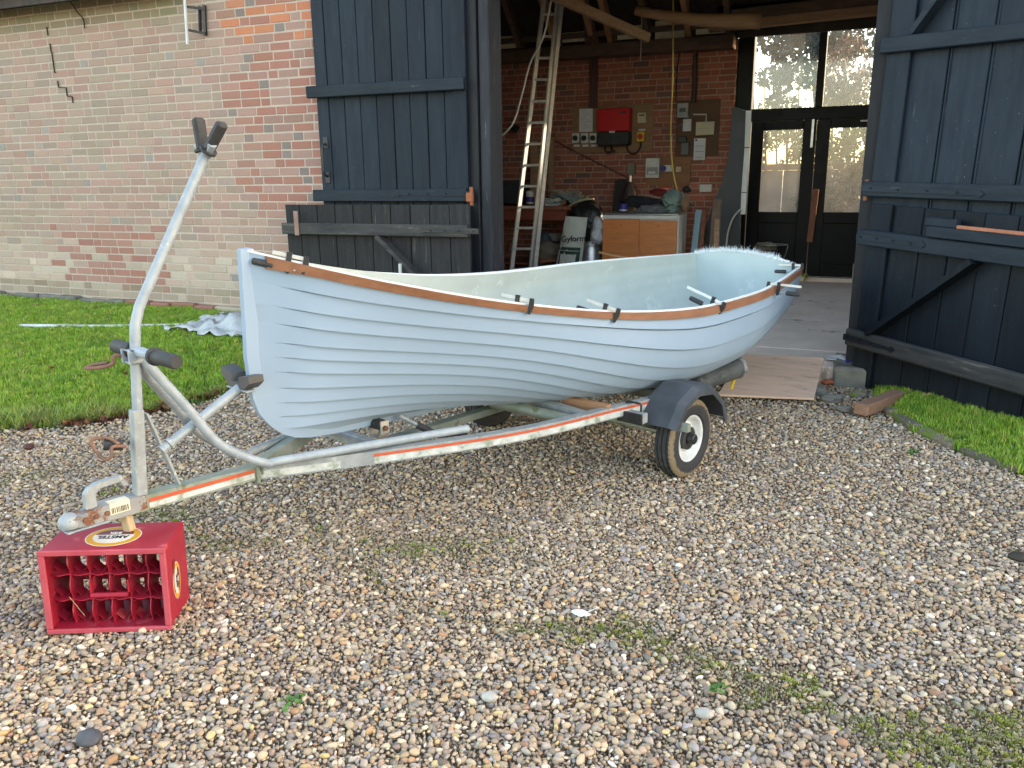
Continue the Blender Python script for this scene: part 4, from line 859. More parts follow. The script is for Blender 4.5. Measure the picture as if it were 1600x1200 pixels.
# mast with padded fork
m0 = tr(217, 775, 0); m1 = tr(213, 640, 0); m2 = tr(211, 540, 0); m3 = tr(212, 508, 0); m4 = tr(322, 240, 0)
part('mast_socket', MB().beam((0, m0[1] + .005, zb_ + HB + .004), (0, m1[1], m1[2]), .039, .039, up=(0, 1, 0), bev=.003), gal, tl)
part('telescopic_pole', MB().tube([(0, m1[1], m1[2] - .05), (0, m2[1], m2[2]), (0, m3[1] - .002, m3[2]), (0, m3[1] + .02, m3[2] + .06), (0, m4[1], m4[2])], .0175, 14), gal_blue, tl, smooth='auto')
part('mast_brace', MB().beam((.0, m1[1] + .03, m1[2] - .02), (.0, tr(280, 760, 0)[1], zb_ + HB), .008, .030, up=(1, 0, 0)), gal, tl)
fk = part('fork_head', MB().tube([(-.05, m4[1] + .0, m4[2] + .03), (0, m4[1], m4[2] - .01), (.05, m4[1], m4[2] + .03)], .016, 8), gal_blue, tl, smooth='auto')
for s_, e_ in ((-1, tr_t(309, 184, m4[1])), (1, tr_t(348, 192, m4[1] + .02))):
    p = Vector((s_ * .018, m4[1], m4[2] + .01)); q = Vector((e_[0], e_[1], e_[2])); part('fork_pad', MB().beam(p, q, .030, .042, up=(0, 1, 0), bev=.008), black_rub, fk)
    d = (q - p).normalized(); rb = MB()
    for k in range(7): c_ = p + d * ((q - p).length * (k + .7) / 7.6); rb.beam(c_ - d * .002, c_ + d * .002, .0306, .0426, up=(0, 1, 0))
    part('pad_collar', MB().tube([p - d * .004, p + d * .004], .030, 14), black_rub, fk)
# locking rod with a bent rusty handle, low on the mast
lz = tr(215, 690, 0)[2]
part('clamp_barrel', MB().tube([(0, m0[1] - .03, lz), (-.02, m0[1] - .085, lz + .012)], .019, 12), black_rub, tl)
part('clamp_handle', MB().tube([(.02, m0[1] - .03, lz), (.025, m0[1] - .075, lz + .01), (.03, m0[1] - .085, lz - .02), (.0, m0[1] - .10, lz - .03), (-.03, m0[1] - .12, lz + .03), (-.01, m0[1] - .075, lz + .035), (.02, m0[1] - .05, lz + .012)], .006, 8, smoothsteps=4), rust_hook, tl, smooth=True)
# keel roller, swing arm with black sleeve
kr = tr(590, 672, .03)
part('roller_bracket', MB().prism([(-.05, .045), (-.05, -.01), (-.03, -.035), (.03, -.035), (.05, -.01), (.05, .045), (.043, .045), (.043, -.006), (.027, -.028), (-.027, -.028), (-.043, -.006), (-.043, .045)], .045, Matrix.Translation((kr[0], kr[1] - .02, kr[2] + .005))), mat('rust_streaked_white', (.52, .48, .42), (.36, .30, .24), scale=9, rough=.7, bump=.1, c3=(.25, .14, .07), c3amt=.6, c3scale=12), tl)
part('keel_roller', MB().tube([(kr[0] - .04, kr[1], kr[2] + .03), (kr[0] + .04, kr[1], kr[2] + .03)], .026, 14), black_rub, tl)
part('roller_nut', MB().tube([(kr[0] + .05, kr[1] - .0, kr[2] + .02), (kr[0] + .064, kr[1], kr[2] + .02)], .012, 6), rust, tl)
s0 = tr(625, 650, .05); s1 = tr(652, 664, .10); s2 = tr(685, 680, .16); s3 = tr(728, 675, .19)
part('swing_arm', MB().tube([s0, s1, s2], .010, 8), gal, tl); part('rubber_sleeve', MB().tube([s1, s2, ((s2[0] + s3[0]) / 2, (s2[1] + s3[1]) / 2, s2[2] - .004), s3], .016, 10), black_rub, tl, smooth='auto')

# ------------------------------------------------------------------ launching trolley lying on the trailer
lt = thing('launching_trolley', 'pale tubular launching trolley with rubber handlebar grips and bow rest on top of the trailer', 'trolley', TO, (0, 0, -TH))
hb = tr(212, 556, 0); hz_ = hb[2]; ht_ = hb[1]
zr = zb_ + HB + .022
for s_ in (1, -1):
    A = tr(238, 578, .025 * s_) if s_ > 0 else tr(228, 584, -.03); B = tr(352, 702, .07) if s_ > 0 else tr(318, 682, -.06)
    bend = tr(375, 716, .09) if s_ > 0 else tr(352, 716, -.05)
    y1_ = .10 if s_ > 0 else -.06
    pts = [(.02 * s_, ht_ + .02, hz_ - .015), (A[0] * 1.2, A[1], A[2]), ((A[0] + B[0]) / 2, (A[1] + B[1]) / 2, (A[2] + B[2]) / 2), (B[0], B[1] - .015, max(B[2], zr) + .02), (y1_, -2.03, zr + .008), (y1_ + .02 * s_, -1.94, zr)]
    tail = [(.285 if s_ > 0 else -.225, -1.45, zr), (.37 if s_ > 0 else -.31, -1.20, zr - .002)]
    part('trolley_tube', MB().tube(pts + tail, .0175, 14, smoothsteps=7), gal_blue if s_ > 0 else gal, lt, smooth='auto')
e0 = tr_t(180, 540, ht_ + .0); e1 = tr_t(276, 566, ht_ + .0)
def lerp(a, b, t): return tuple(a[i] + (b[i] - a[i]) * t for i in range(3))
part('handlebar', MB().tube([lerp(e0, e1, .05), lerp(e0, e1, .95)], .0185, 12), gal_blue, lt)
for a, b in ((0, .33), (1, .66)):
    p, q = lerp(e0, e1, a), lerp(e0, e1, b); part('grip', MB().tube([p, lerp(p, q, .06), lerp(p, q, .9), lerp(p, q, .91), q], [.020, .024, .024, .031, .031], 16), black_rub, lt, smooth='auto')
part('handlebar_bracket', MB().box((-.032, ht_ - .03, hz_ - .022), (.032, ht_ + .03, hz_ - .016), .001).box((-.032, ht_ - .03, hz_ + .020), (.032, ht_ + .03, hz_ + .026), .001).box((-.032, ht_ - .036, hz_ - .022), (-.022, ht_ + .03, hz_ + .026), .001).box((.022, ht_ - .036, hz_ - .022), (.032, ht_ + .03, hz_ + .026), .001), gal_blue, lt)
part('locking_rod', MB().tube([(-.03, ht_ - .02, hz_), (-.035, ht_ - .06, hz_ + .004), (-.03, ht_ - .065, hz_ - .02), (-.05, ht_ - .10, hz_ - .03), (-.10, ht_ - .13, hz_ - .035), (-.11, ht_ - .10, hz_ - .03), (-.06, ht_ - .07, hz_ - .02)], .006, 8, smoothsteps=4), rust_hook, lt, smooth=True)
r0 = tr(252, 704, .01); r1_ = tr(374, 606, .01); st_ = tr(316, 652, .01)
part('bow_rest_arm', MB().tube([r0, lerp(r0, r1_, .08), lerp(r0, r1_, .085), st_, r1_], [.019, .019, .0165, .0175, .018], 14), gal_blue, lt, smooth='auto')
part('arm_collar', MB().tube([lerp(r0, r1_, .09), lerp(r0, r1_, .13)], .023, 14), gal, lt)
pc = tr(384, 592, .0)
br = part('bow_rest_plate', MB().box((-.07, pc[1] - .045, pc[2] - .035), (.075, pc[1] - .005, pc[2] - .028), .002), gal_blue, lt)
M_ = Matrix(((1, 0, 0, 0), (0, 1, 0, pc[1] - .045), (0, 0, 1, 0), (0, 0, 0, 1)))
part('bow_rest_pad', MB().prism([(-.10, pc[2] + .02), (-.045, pc[2] - .026), (.055, pc[2] - .026), (.10, pc[2] + .004), (.098, pc[2] + .03), (.028, pc[2] + .020), (.026, pc[2] - .004), (-.026, pc[2] - .002), (-.03, pc[2] + .024), (-.095, pc[2] + .045)], .062, M_), mat('brown_grey_rubber', (.075, .07, .068), (.10, .095, .09), rough=.6), br)
# rolled tarpaulin tied under the stern
ra = tr(1085, 600, .50); rb = tr(1150, 575, .50)
tarp = mat('dark_grey_tarpaulin', (.07, .078, .08), (.12, .13, .13), scale=9, rough=.4, bump=.8, bscale=22, bdist=.02)
P0 = TO + b2 * ra[0] + a2 * ra[1]; P1 = TO + b2 * rb[0] + a2 * rb[1]
rl = thing('padded_roller', 'rolled dark padding taped at its end, held under the boat stern behind the mudguard', 'padding', (P0[0], P0[1], .2))
part('roll', MB().tube([(P0[0], P0[1], ra[2]), ((P0[0] * 2 + P1[0]) / 3, (P0[1] * 2 + P1[1]) / 3, (ra[2] * 2 + rb[2]) / 3), ((P0[0] + 2 * P1[0]) / 3, (P0[1] + 2 * P1[1]) / 3, (ra[2] + 2 * rb[2]) / 3), (P1[0], P1[1], rb[2])], [.05, .062, .056, .066], 14, smoothsteps=4), tarp, rl, world=True, smooth=True)
P2 = P1 + (P1 - P0) * .02
part('tape_wrap', MB().tube([(P1[0] - .0, P1[1], rb[2]), (P2[0] + .012, P2[1] + .015, rb[2] + .003)], .069, 14), mat('silver_grey_tape', (.34, .36, .37), (.12, .12, .12), scale=30, rough=.4, bump=.2), rl, world=True)
part('yellow_strap', MB().tube([(P1[0], P1[1], rb[2] - .05), (P1[0] - .02, P1[1] - .03, rb[2] - .13)], .010, 6), yellow_pl, rl, world=True)
# timber prop between coupling and crate
cw = TO + a2 * (-2.515) + b2 * 0.0

# ------------------------------------------------------------------ red bottle crate on its side
CA = rad(28.5); CW, CD, CH = .40, .22, .298
cr = thing('bottle_crate', 'red plastic bottle crate on its side with an oval beer label, under the coupling', 'crate', (-2.41, 1.65, .028), (0, rad(1.8), CA))
t_ = .010
part('shell', MB().box((0, 0, 0), (CW, CD, t_), .003).box((0, 0, CH - t_), (CW, CD, CH), .003).box((0, .0005, t_ - .001), (t_, CD - .001, CH - t_ + .001), .003).box((CW - t_, .0005, t_ - .001), (CW, CD - .001, CH - t_ + .001), .003), crate_red, cr)
part('rim', MB().box((-.003, -.010, -.003), (CW + .003, .002, t_ + .004), .003).box((-.003, -.010, CH - t_ - .006), (CW + .003, .002, CH + .003), .003).box((-.003, -.009, t_ + .0045), (t_ + .008, .001, CH - t_ - .0065), .003).box((CW - t_ - .008, -.009, t_ + .0045), (CW + .003, .001, CH - t_ - .0065), .003), crate_edge, cr)
ncx, ncz = 6, 3; w_ = (CW - 2 * t_) / ncx; h_ = (CH - 2 * t_) / ncz
def wavy(nseg, L0, L1, depth0, amp, vertical, pos, dend=None):
    dend = dend or CD - .012
    mb = MB(); vs = []; 
    for i in range(nseg + 1):
        t = i / nseg; c = L0 + (L1 - L0) * t; d = depth0 + amp * (0.5 + .5 * math.cos(2 * math.pi * t * (ncz if vertical else ncx)))
        for yy in (d, dend):
            for o in (-.0018, .0018): vs.append((pos + o, yy, c) if vertical else (c, yy, pos + o))
    mb.v = vs; mb.f = []
    for i in range(nseg):
        a = i * 4; b = a + 4; mb.f += [(a, b, b + 1, a + 1), (a + 2, a + 3, b + 3, b + 2), (a, a + 2, b + 2, b), (a + 1, b + 1, b + 3, a + 3)]
    return mb
for i in range(1, ncx): part('divider', wavy(36, t_, CH - t_, .026, .014, True, t_ + i * w_, .125), crate_red, cr)
for j in range(1, ncz): part('divider', wavy(48, t_, CW - t_, .024, .012, False, t_ + j * h_, .095), crate_red, cr)
# bottle cups: octagonal corner webs in each cell and a base grille with openings
gr = MB(); web = MB()
for i in range(ncx):
    for j in range(ncz):
        cx, cz = t_ + (i + .5) * w_, t_ + (j + .5) * h_
        for sx_ in (-1, 1):
            for sz_ in (-1, 1):
                x0, z0 = cx + sx_ * (w_ / 2 - .001), cz + sz_ * (h_ / 2 - .001); k = .024
                web.add([(x0, .055, z0 - sz_ * k), (x0 - sx_ * k, .055, z0), (x0 - sx_ * k, .10, z0), (x0, .10, z0 - sz_ * k)], [(0, 1, 2, 3)])
        gr.box((cx - w_ / 2, CD - .010, cz - h_ / 2), (cx - w_ / 2 + .016, CD - .004, cz + h_ / 2)); gr.box((cx + w_ / 2 - .016, CD - .010, cz - h_ / 2), (cx + w_ / 2 - .0001, CD - .004, cz + h_ / 2))
        gr.box((cx - w_ / 2 + .0161, CD - .010, cz - h_ / 2), (cx + w_ / 2 - .0161, CD - .004, cz - h_ / 2 + .016)); gr.box((cx - w_ / 2 + .0161, CD - .010, cz + h_ / 2 - .016), (cx + w_ / 2 - .0161, CD - .004, cz + h_ / 2))
        if j == 2: gr.box((cx - w_ / 2 + .0162, CD - .009, cz - h_ / 2 + .0161), (cx + w_ / 2 - .0162, CD - .005, cz + h_ / 2 - .0161))
part('base_grille', gr, crate_red, cr); part('cup_webs', web, crate_red, cr, solid=.0015)
part('carrying_handle', MB().tube([(CW * .36, .012, CH * .43), (CW * .66, .012, CH * .43)], .0085, 10).box((CW * .35, .012, CH * .44), (CW * .365, .06, CH * .60), .003).box((CW * .655, .012, CH * .44), (CW * .67, .06, CH * .60), .003), crate_red, cr)
part('side_grip_slot', MB().box((CW + .0002, .06, .10), (CW + .0012, .085, .22)), mat('dark_red_recess', (.25, .01, .018), rough=.5, bump=0), cr)
def oval(M, rx, rz_, mt, nm, par, off):
    n = 40; mb = MB(); vs = [M @ Vector((rx * math.cos(2 * math.pi * k / n), rz_ * math.sin(2 * math.pi * k / n), off)) for k in range(n)]; vb = [M @ Vector((rx * math.cos(2 * math.pi * k / n), rz_ * math.sin(2 * math.pi * k / n), off - .0005)) for k in range(n)]
    return part(nm, mb.add(vs + vb, [tuple(range(n))] + [(k, (k + 1) % n, (k + 1) % n + n, k + n) for k in range(n)]), mt, par)
lab_w = mat('white_label_print', (.72, .70, .64), (.64, .60, .54), scale=20, rough=.5, bump=0, c3=(.50, .12, .10), c3amt=.74, c3scale=14); lab_y = mat('yellow_label_ring', (.66, .33, .02), (.58, .28, .02), rough=.5, bump=0); lab_r = mat('maroon_label_print', (.20, .05, .07), rough=.5, bump=0); lab_b = mat('black_lettering', (.02, .02, .02), rough=.5, bump=0)
for M, rx, ry, nm in ((Matrix.Translation((CW * .50, CD * .48, CH)) @ Matrix.Rotation(math.pi, 4, 'Z'), .090, .080, 'beer_label'), (Matrix.Translation((CW, CD * .42, CH * .45)) @ Matrix.Rotation(math.pi / 2, 4, 'Y') @ Matrix.Rotation(math.pi, 4, 'Z'), .068, .040, 'beer_label')):
    lb = oval(M, rx, ry, lab_w, nm, cr, .0008); oval(M, rx * .96, ry * .96, lab_y, 'label_ring', lb, .0012); oval(M, rx * .74, ry * .70, lab_w, 'label_face', lb, .0016)
    n = 24; mb = MB(); vs = [M @ Vector((rx * .70 * math.cos(math.pi + math.pi * k / n), ry * .14 * -1 + ry * .52 * math.sin(math.pi + math.pi * k / n), .0021)) for k in range(n + 1)]; part('label_field', mb.add(vs, [tuple(range(n + 1))]), lab_r, lb, fix=False)
    lettering('AMSTEL', ry * .40, M @ Matrix.Translation((0, ry * .10, .0022)), lab_b, lb, .92); lettering('BIER', ry * .26, M @ Matrix.Translation((0, -ry * .30, .0027)), lab_w, lb)
part('straw', MB().tube([(.07, .02, .12), (.10, .05, .03)], .0012, 5), mat('dry_straw', (.45, .38, .22), rough=.8, bump=0), cr)
pz = CH + .022
single('timber_prop', MB().beam((cw[0] + .01, cw[1], pz), (cw[0], cw[1], zb_ + .012), .036, .028, up=(0, 1, 0), bev=.003), mat('pale_prop_timber', (.48, .36, .22), (.38, .27, .16), scale=7, rough=.8, bump=.2, stretch=(6, 6, 1)), 'short pale wooden prop standing on the red crate under the coupling', 'prop')
# ------------------------------------------------------------------ things on the inner wall
def rect(x0, y0, x1, y1, Y):
    cx, cy = (x0 + x1) / 2, (y0 + y1) / 2
    return float(on_y(x0, cy, Y)[0]), float(on_y(x1, cy, Y)[0]), float(on_y(cx, y1, Y)[2]), float(on_y(cx, y0, Y)[2])
def wbox(x0, y0, x1, y1, depth, back=BACKY - .004, bev=.004):
    a, b, c, d = rect(x0, y0, x1, y1, back - depth); return MB().box((a, back - depth, c), (b, back, d), bev), (a, b, c, d)
def wt(name, label, cat, x0, y0, x1, y1, depth, m, back=BACKY - .004, group=None, bev=.004):
    """a box-shaped thing fixed to the wall, as an empty with its body; returns the empty and its corners"""
    mb, (a, b, c, d) = wbox(x0, y0, x1, y1, depth, back, bev); T = thing(name, label, cat, ((a + b) / 2, back, c), group=group)
    part('body', mb, m, T, world=True); return T, (a, b, c, d, back - depth)
BB, q = wt('backboard', 'large brown plywood backboard carrying the red inverter', 'board', 894, 164, 1020, 238, .018, board_m)
B1 = q[4] - .001
T, q = wt('solar_inverter', 'bright red and black inverter box in the middle of the brown backboard', 'inverter', 933, 169, 984, 205, .15, red_case, B1, bev=.01)
part('lower_housing', MB().box((q[0] + .002, q[4] - .004, q[2] - .185), (q[1] - .002, B1 - .002, q[2] - .001), .015), black_pl, T, world=True)
part('display', MB().box((q[0] + .20, q[4] - .006, q[2] - .13), (q[0] + .34, q[4] - .0045, q[2] - .06)), dark_scr, T, world=True)
part('logo_mark', MB().box((q[1] - .13, q[4] - .002, q[3] - .07), (q[1] - .05, q[4] - .0005, q[3] - .045)), black_pl, T, world=True)
part('name_plate', MB().box((q[0] + .17, q[4] - .0055, q[2] - .02), (q[0] + .25, q[4] - .0045, q[2] + .006)), white_pl, T, world=True)
part('cable_tails', MB().tube([(q[0] + .10, q[4] + .05, q[2] - .185), (q[0] + .12, q[4] + .04, q[2] - .26), (q[0] + .25, q[4] + .05, q[2] - .25)], .012, 6, smoothsteps=3).tube([(q[0] + .18, q[4] + .05, q[2] - .185), (q[0] + .2, q[4] + .04, q[2] - .24)], .014, 6), cable_b, T, world=True)
T, q2 = wt('notice_sheet', 'printed white notice sheet pinned left of the red inverter', 'notice', 905, 170, 926, 206, .003, paper, B1, bev=0)
tx = MB(); 
for k in range(9): tx.box((q2[0] + .03, q2[4] - .0008, q2[2] + .05 + .028 * k), (q2[1] - .03 - .03 * ((k * 7) % 3), q2[4] - .0002, q2[2] + .054 + .028 * k))
part('printed_lines', tx, mat('grey_print', (.28, .28, .34), bump=0), T, world=True)
for k in range(3):
    T, q3 = wt('rotary_isolator', ['isolator with a round black dial, leftmost of the three under the notice', 'isolator with a round black dial, middle of the three under the notice', 'isolator with a round black dial, nearest the red inverter'][k], 'isolator', 893.5 + 13.7 * k, 208, 904.5 + 13.7 * k, 223.5, .06, white_pl, B1, group='three dial isolators')
    cx, cz = (q3[0] + q3[1]) / 2, (q3[2] + q3[3]) / 2
    part('dial', MB().tube([(cx, q3[4] - .0005, cz), (cx, q3[4] - .022, cz)], .036, 16), black_pl, T, world=True)
    part('paper_tag', MB().box((q3[0] + .01, B1 - .004, q3[2] - .045), (q3[1] - .005, B1 - .001, q3[2] - .02)), paper, T, world=True)
T, q = wt('switch_box', 'small white switch box at upper right of the brown backboard', 'switch', 996, 176, 1009, 192, .05, cream_pl, B1)
part('label_strip', MB().box((q[0] + .02, q[4] - .002, q[3] - .04), (q[1] - .02, q[4] - .0005, q[3] - .025)), dark_scr, T, world=True)
T, q = wt('emergency_isolator', 'yellow isolator with a red knob right of the inverter', 'isolator', 994.5, 205.5, 1006.5, 221, .07, yellow_pl, B1)
cx, cz = (q[0] + q[1]) / 2, (q[2] + q[3]) / 2
part('red_knob', MB().tube([(cx, q[4] - .0005, cz), (cx, q[4] - .028, cz)], .036, 16), redknob, T, world=True)
part('warning_tag', MB().box((q[0] + .01, B1 - .003, q[3] + .015), (q[1] - .0, B1 - .001, q[3] + .035)), paper, T, world=True)
single('looped_cable', MB().tube([(cx, B1 - .03, q[2]), (cx - .01, B1 - .035, q[2] - .08), (cx - .07, B1 - .035, q[2] - .15), (cx - .15, B1 - .035, q[2] - .14), (cx - .20, B1 - .035, q[2] - .05), (cx - .21, B1 - .035, q[2] + .03)], .011, 8, smoothsteps=4), cable_b, 'black cable looping from the red inverter to the yellow isolator', 'cable', smooth=True)
for k in range(5):
    xx = float(on_y(922 + 2.9 * k, 90, BACKY - .03)[0]); single('conduit', MB().tube([(xx, BACKY - .03, 2.395), (xx, BACKY - .03, 3.05)], .0115, 10).tube([(xx, BACKY - .03, 3.05), (xx, BACKY - .22, 3.16), (xx, BACKY - .3, 3.5)], .0115, 10), pvc, ['leftmost red-brown conduit of the bundle above the backboard', 'second red-brown conduit from the left of the bundle', 'middle red-brown conduit of the bundle', 'fourth red-brown conduit from the left of the bundle', 'rightmost red-brown conduit of the bundle above the backboard'][k], 'conduit', 'conduits running up to the roof')
# second cluster of boards to the right
wt('backboard', 'dark brown backboard behind the meter boxes, upper right of the big one', 'board', 1056, 156, 1124, 244, .015, mat('dark_backboard', (.13, .07, .04), (.10, .055, .033), rough=.8))
B2 = BACKY - .022
T, q = wt('meter_box', 'grey electricity meter box high beside the yellow cord', 'meter box', 1058, 161, 1075, 184, .09, grey_box, B2)
part('meter_window', MB().box((q[0] + .03, q[4] - .002, (q[2] + q[3]) / 2 - .02), (q[1] - .03, q[4] - .0005, (q[2] + q[3]) / 2 + .03)), dark_scr, T, world=True)
wt('paper_card', 'small white card hanging under the grey meter box', 'card', 1067, 186, 1080, 205, .003, paper, B2 - .03, bev=0)
T, q = wt('fuse_box', 'wide cream fuse box near the brick edge beside the doors', 'fuse box', 1087, 190, 1116, 211, .07, cream_pl, B2)
part('flap_line', MB().box((q[0] + .02, q[4] - .001, (q[2] + q[3]) / 2 - .003), (q[1] - .07, q[4] - .0003, (q[2] + q[3]) / 2 + .002)), grey_box, T, world=True)
single('surface_cable', MB().tube([(q[0] + .12, B2 - .02, q[3]), (q[0] + .12, B2 - .02, q[3] + .09), (q[0] - .05, B2 - .02, q[3] + .10)], .01, 6), cable_w, 'short white cable bending into the cream fuse box', 'cable')
wt('junction_box', 'black junction box below the grey meter', 'junction box', 1059, 214, 1072, 223, .06, black_pl, B2)
wt('meter_unit', 'dark grey meter unit hanging under the black junction box', 'meter', 1064, 223, 1076, 242, .05, mat('smoky_grey_plastic', (.12, .12, .125), rough=.4, bump=0), B2)
T, q = wt('leaflet_holder', 'tall white leaflet sheet right of the meters', 'notice', 1084, 216, 1102, 250, .03, paper, BACKY - .004, bev=.002)
tx = MB().box((q[0] + .015, q[4] - .001, q[3] - .035), (q[0] + .04, q[4] - .0002, q[3] - .012))
for k in range(3): tx.box((q[0] + .02, q[4] - .001, q[3] - .10 - .07 * k), (q[1] - .02, q[4] - .0002, q[3] - .096 - .07 * k))
part('printed_lines', tx, black_pl, T, world=True)
wt('backboard', 'orange-brown wooden board with a consumer unit and socket below the others', 'board', 1010, 245, 1079, 289, .018, timber if False else mat('orange_brown_board', (.27, .12, .05), (.20, .09, .04), scale=4, rough=.6, stretch=(1, 1, 5), bump=.05))
B3 = BACKY - .026
T, q = wt('consumer_unit', 'white consumer unit with an open flap on the orange-brown board', 'consumer unit', 1008.5, 247, 1030, 278, .09, white_pl, B3)
part('breaker_window', MB().box((q[0] + .015, q[4] - .002, q[2] + .04), (q[1] - .015, q[4] - .0004, q[2] + .14)), grey_box, T, world=True); part('breaker_row', MB().box((q[0] + .04, q[4] - .006, q[2] + .05), (q[1] - .05, q[4] - .0022, q[2] + .085)), white_pl, T, world=True)
T, q = wt('wall_socket', 'white double socket with a blue plug on the orange-brown board', 'socket', 1036, 258, 1051, 268, .035, white_pl, B3)
part('plug', MB().tube([(q[0] + .01, q[4] - .06, (q[2] + q[3]) / 2), (q[0] + .01, q[4] - .001, (q[2] + q[3]) / 2)], .035, 12), navy, T, world=True)
wt('wall_socket', 'small cream single socket right of the blue plug', 'socket', 1056, 260, 1064, 269, .05, cream_pl, B3)
wt('wall_socket', 'grey socket box with a black plug above the gas cylinder', 'socket', 980, 255, 992, 273, .06, mat('khaki_grey_plastic', (.20, .18, .14), rough=.6, bump=0))
wt('wall_socket', 'blank white socket plate low on the brick by the grey curved panel', 'socket', 1093, 288, 1112, 300, .03, white_pl)
single('surface_cable', MB().tube([tuple(on_y(1021, 199, 11.17)), tuple(on_y(1056, 199, 11.17)), tuple(on_y(1068, 192, 11.15))], .009, 6, smoothsteps=3), mat('grey_cable', (.2, .19, .18), rough=.6, bump=0), 'grey cable running across the bricks to the card under the meter', 'cable')
single('hanging_cable', MB().tube([tuple(on_y(1058, 0, 11.12)), tuple(on_y(1062, 70, 11.16)), tuple(on_y(1058, 110, 11.16)), tuple(on_y(1056, 160, 11.16))], .008, 6, smoothsteps=4), cable_b, 'black cable hanging down to the grey meter box', 'cable')
single('soil_pipe', MB().tube([tuple(on_y(1088, 20, 11.12)), tuple(on_y(1086, 100, 11.12)), tuple(on_y(1084, 160, 11.12))], .030, 10), mat('dark_brown_pipe', (.075, .04, .032), (.06, .03, .025), rough=.7), 'dark brown vertical pipe on the brick above the fuse box', 'pipe')
single('surface_cable', MB().tube([tuple(on_y(858, 215, 11.15)), tuple(on_y(905, 240, 11.17)), tuple(on_y(950, 262, 11.17)), tuple(on_y(985, 280, 11.15))], .008, 6, smoothsteps=3), cable_red, 'red-brown cable sagging across the bricks under the big backboard', 'cable')
single('pull_cord', MB().tube([tuple(on_y(1052, -10, 10.5)), tuple(on_y(1051, 120, 10.5)), tuple(on_y(1048, 200, 10.5)), tuple(on_y(1050, 255, 10.5)), tuple(on_y(1056, 290, 10.5)), tuple(on_y(1062, 308, 10.45))], .010, 8, smoothsteps=4).tube([tuple(on_y(1062, 308, 10.45)), tuple(on_y(1062, 330, 10.45)), tuple(on_y(1066, 370, 10.4))], .003, 5), cable_y, 'yellow cord hanging from the roof down to the sink', 'cord', smooth=True)
single('hanging_cable', MB().tube([tuple(on_y(862, -6, 8.8)), tuple(on_y(850, 55, 8.9)), tuple(on_y(828, 100, 9.0)), tuple(on_y(815, 150, 9.0)), tuple(on_y(800, 195, 9.0)), tuple(on_y(772, 219, 9.0)), tuple(on_y(740, 226, 9.0))], .011, 8, smoothsteps=5), cable_w, 'white cable sagging from the ladder top to the left door post', 'cable', smooth=True)
single('thin_rod', MB().tube([tuple(on_y(1003, 14, 10.7)), tuple(on_y(1001, 95, 10.7))], .005, 6), cable_w, 'thin pale string hanging from the sawn strut', 'string')
single('spot_lamp', MB().lathe([(0, 0), (0, .04), (.08, .055), (.12, .06), (.12, .05), (.05, .0)], 16, Matrix.Translation(tuple(on_y(797, 196, 11.0))) @ Matrix.Rotation(rad(30), 4, 'Y')), black_pl, 'black lamp clipped to the brick wall left of the ladder', 'lamp')
single('wall_timber', MB().box((float(on_y(830, 250, 11.05)[0]), 11.0, FLOOR + .85), (float(on_y(842, 250, 11.05)[0]), 11.05, 2.0), .003), timber, 'pale upright timber against the wall behind the ladder', 'timber')
single('wall_timber', MB().box((float(on_y(857, 250, 11.1)[0]), 11.1, FLOOR + .85), (float(on_y(865, 250, 11.1)[0]), 11.14, 2.02), .003), timber, 'pale upright timber against the wall right of the ladder', 'timber')

# ------------------------------------------------------------------ ladder, catching sun through the glazed doors
LD = thing('extension_ladder', 'tall aluminium extension ladder leaning up into the roof, sunlit in its lower half', 'ladder', tuple(on_y(815, 430, 9.4)))
A0 = np.array(on_y(797, 440, 9.15)); A1 = np.array(on_y(851, -10, 9.75)); W0 = np.array(on_y(828, 440, 9.15)); W1 = np.array(on_y(872, -10, 9.75))
ext = (A0 - A1) / np.linalg.norm(A0 - A1); low_ = .35
def rail(name, p, q, wd=.026, dp=.062): part(name, MB().beam(p, q, wd, dp, up=(.80, -.6, 0), bev=.003), alu, LD, world=True)
P0_, Q0_ = A0 + ext * low_, W0 + ext * low_
rail('stile', P0_, A1, .05, .03); rail('stile', Q0_, W1, .04, .03)
off_ = np.array([.075, -.05, 0]); rail('outer_stile', Q0_ + off_, W1 + off_, .05, .03)
L_ = np.linalg.norm(A1 - P0_); n = int(L_ / .25)
for k in range(1, n + 1):
    t = k * .25 / L_; a = P0_ + (A1 - P0_) * t; b = Q0_ + (W1 - Q0_) * t
    if a[2] > 3.55: break
    part('rung', MB().beam(a + np.array([.0, 0, 0]), b, .032, .028, bev=.006), alu, LD, world=True)

# ------------------------------------------------------------------ workbench and what is on and under it
def gy(x, y, Y): p = on_y(x, y, Y); return (float(p[0]), float(p[1]), float(p[2]))
bz = gy(850, 322, 10.35)[2]; bx0 = -6.4; bx1 = gy(893, 330, 10.35)[0]
WB = thing('workbench', 'dark red-brown timber workbench along the inner brick wall', 'workbench', ((bx0 + bx1) / 2, 10.7, FLOOR))
part('bench_top', MB().box((bx0, 10.35, bz - .05), (bx1, 11.15, bz), .004), redwood, WB, world=True); part('apron', MB().box((bx0, 10.40, bz - .19), (bx1 - .08, 10.44, bz - .052), .003), mat('red_painted_apron', (.23, .055, .03), (.17, .045, .028), scale=4, rough=.6, bump=.1), WB, world=True)
for xx in (bx0 + .1, (bx0 + bx1) / 2, bx1 - .15):
    for yy in (10.45, 11.05): part('leg', MB().box((xx, yy, FLOOR), (xx + .07, yy + .07, bz - .051), .003), redwood, WB, world=True)
part('lower_shelf', MB().box((bx0 + .1, 10.47, FLOOR + .18), (bx1 - .1, 11.04, FLOOR + .21), .003), redwood, WB, world=True)
random.seed(41)
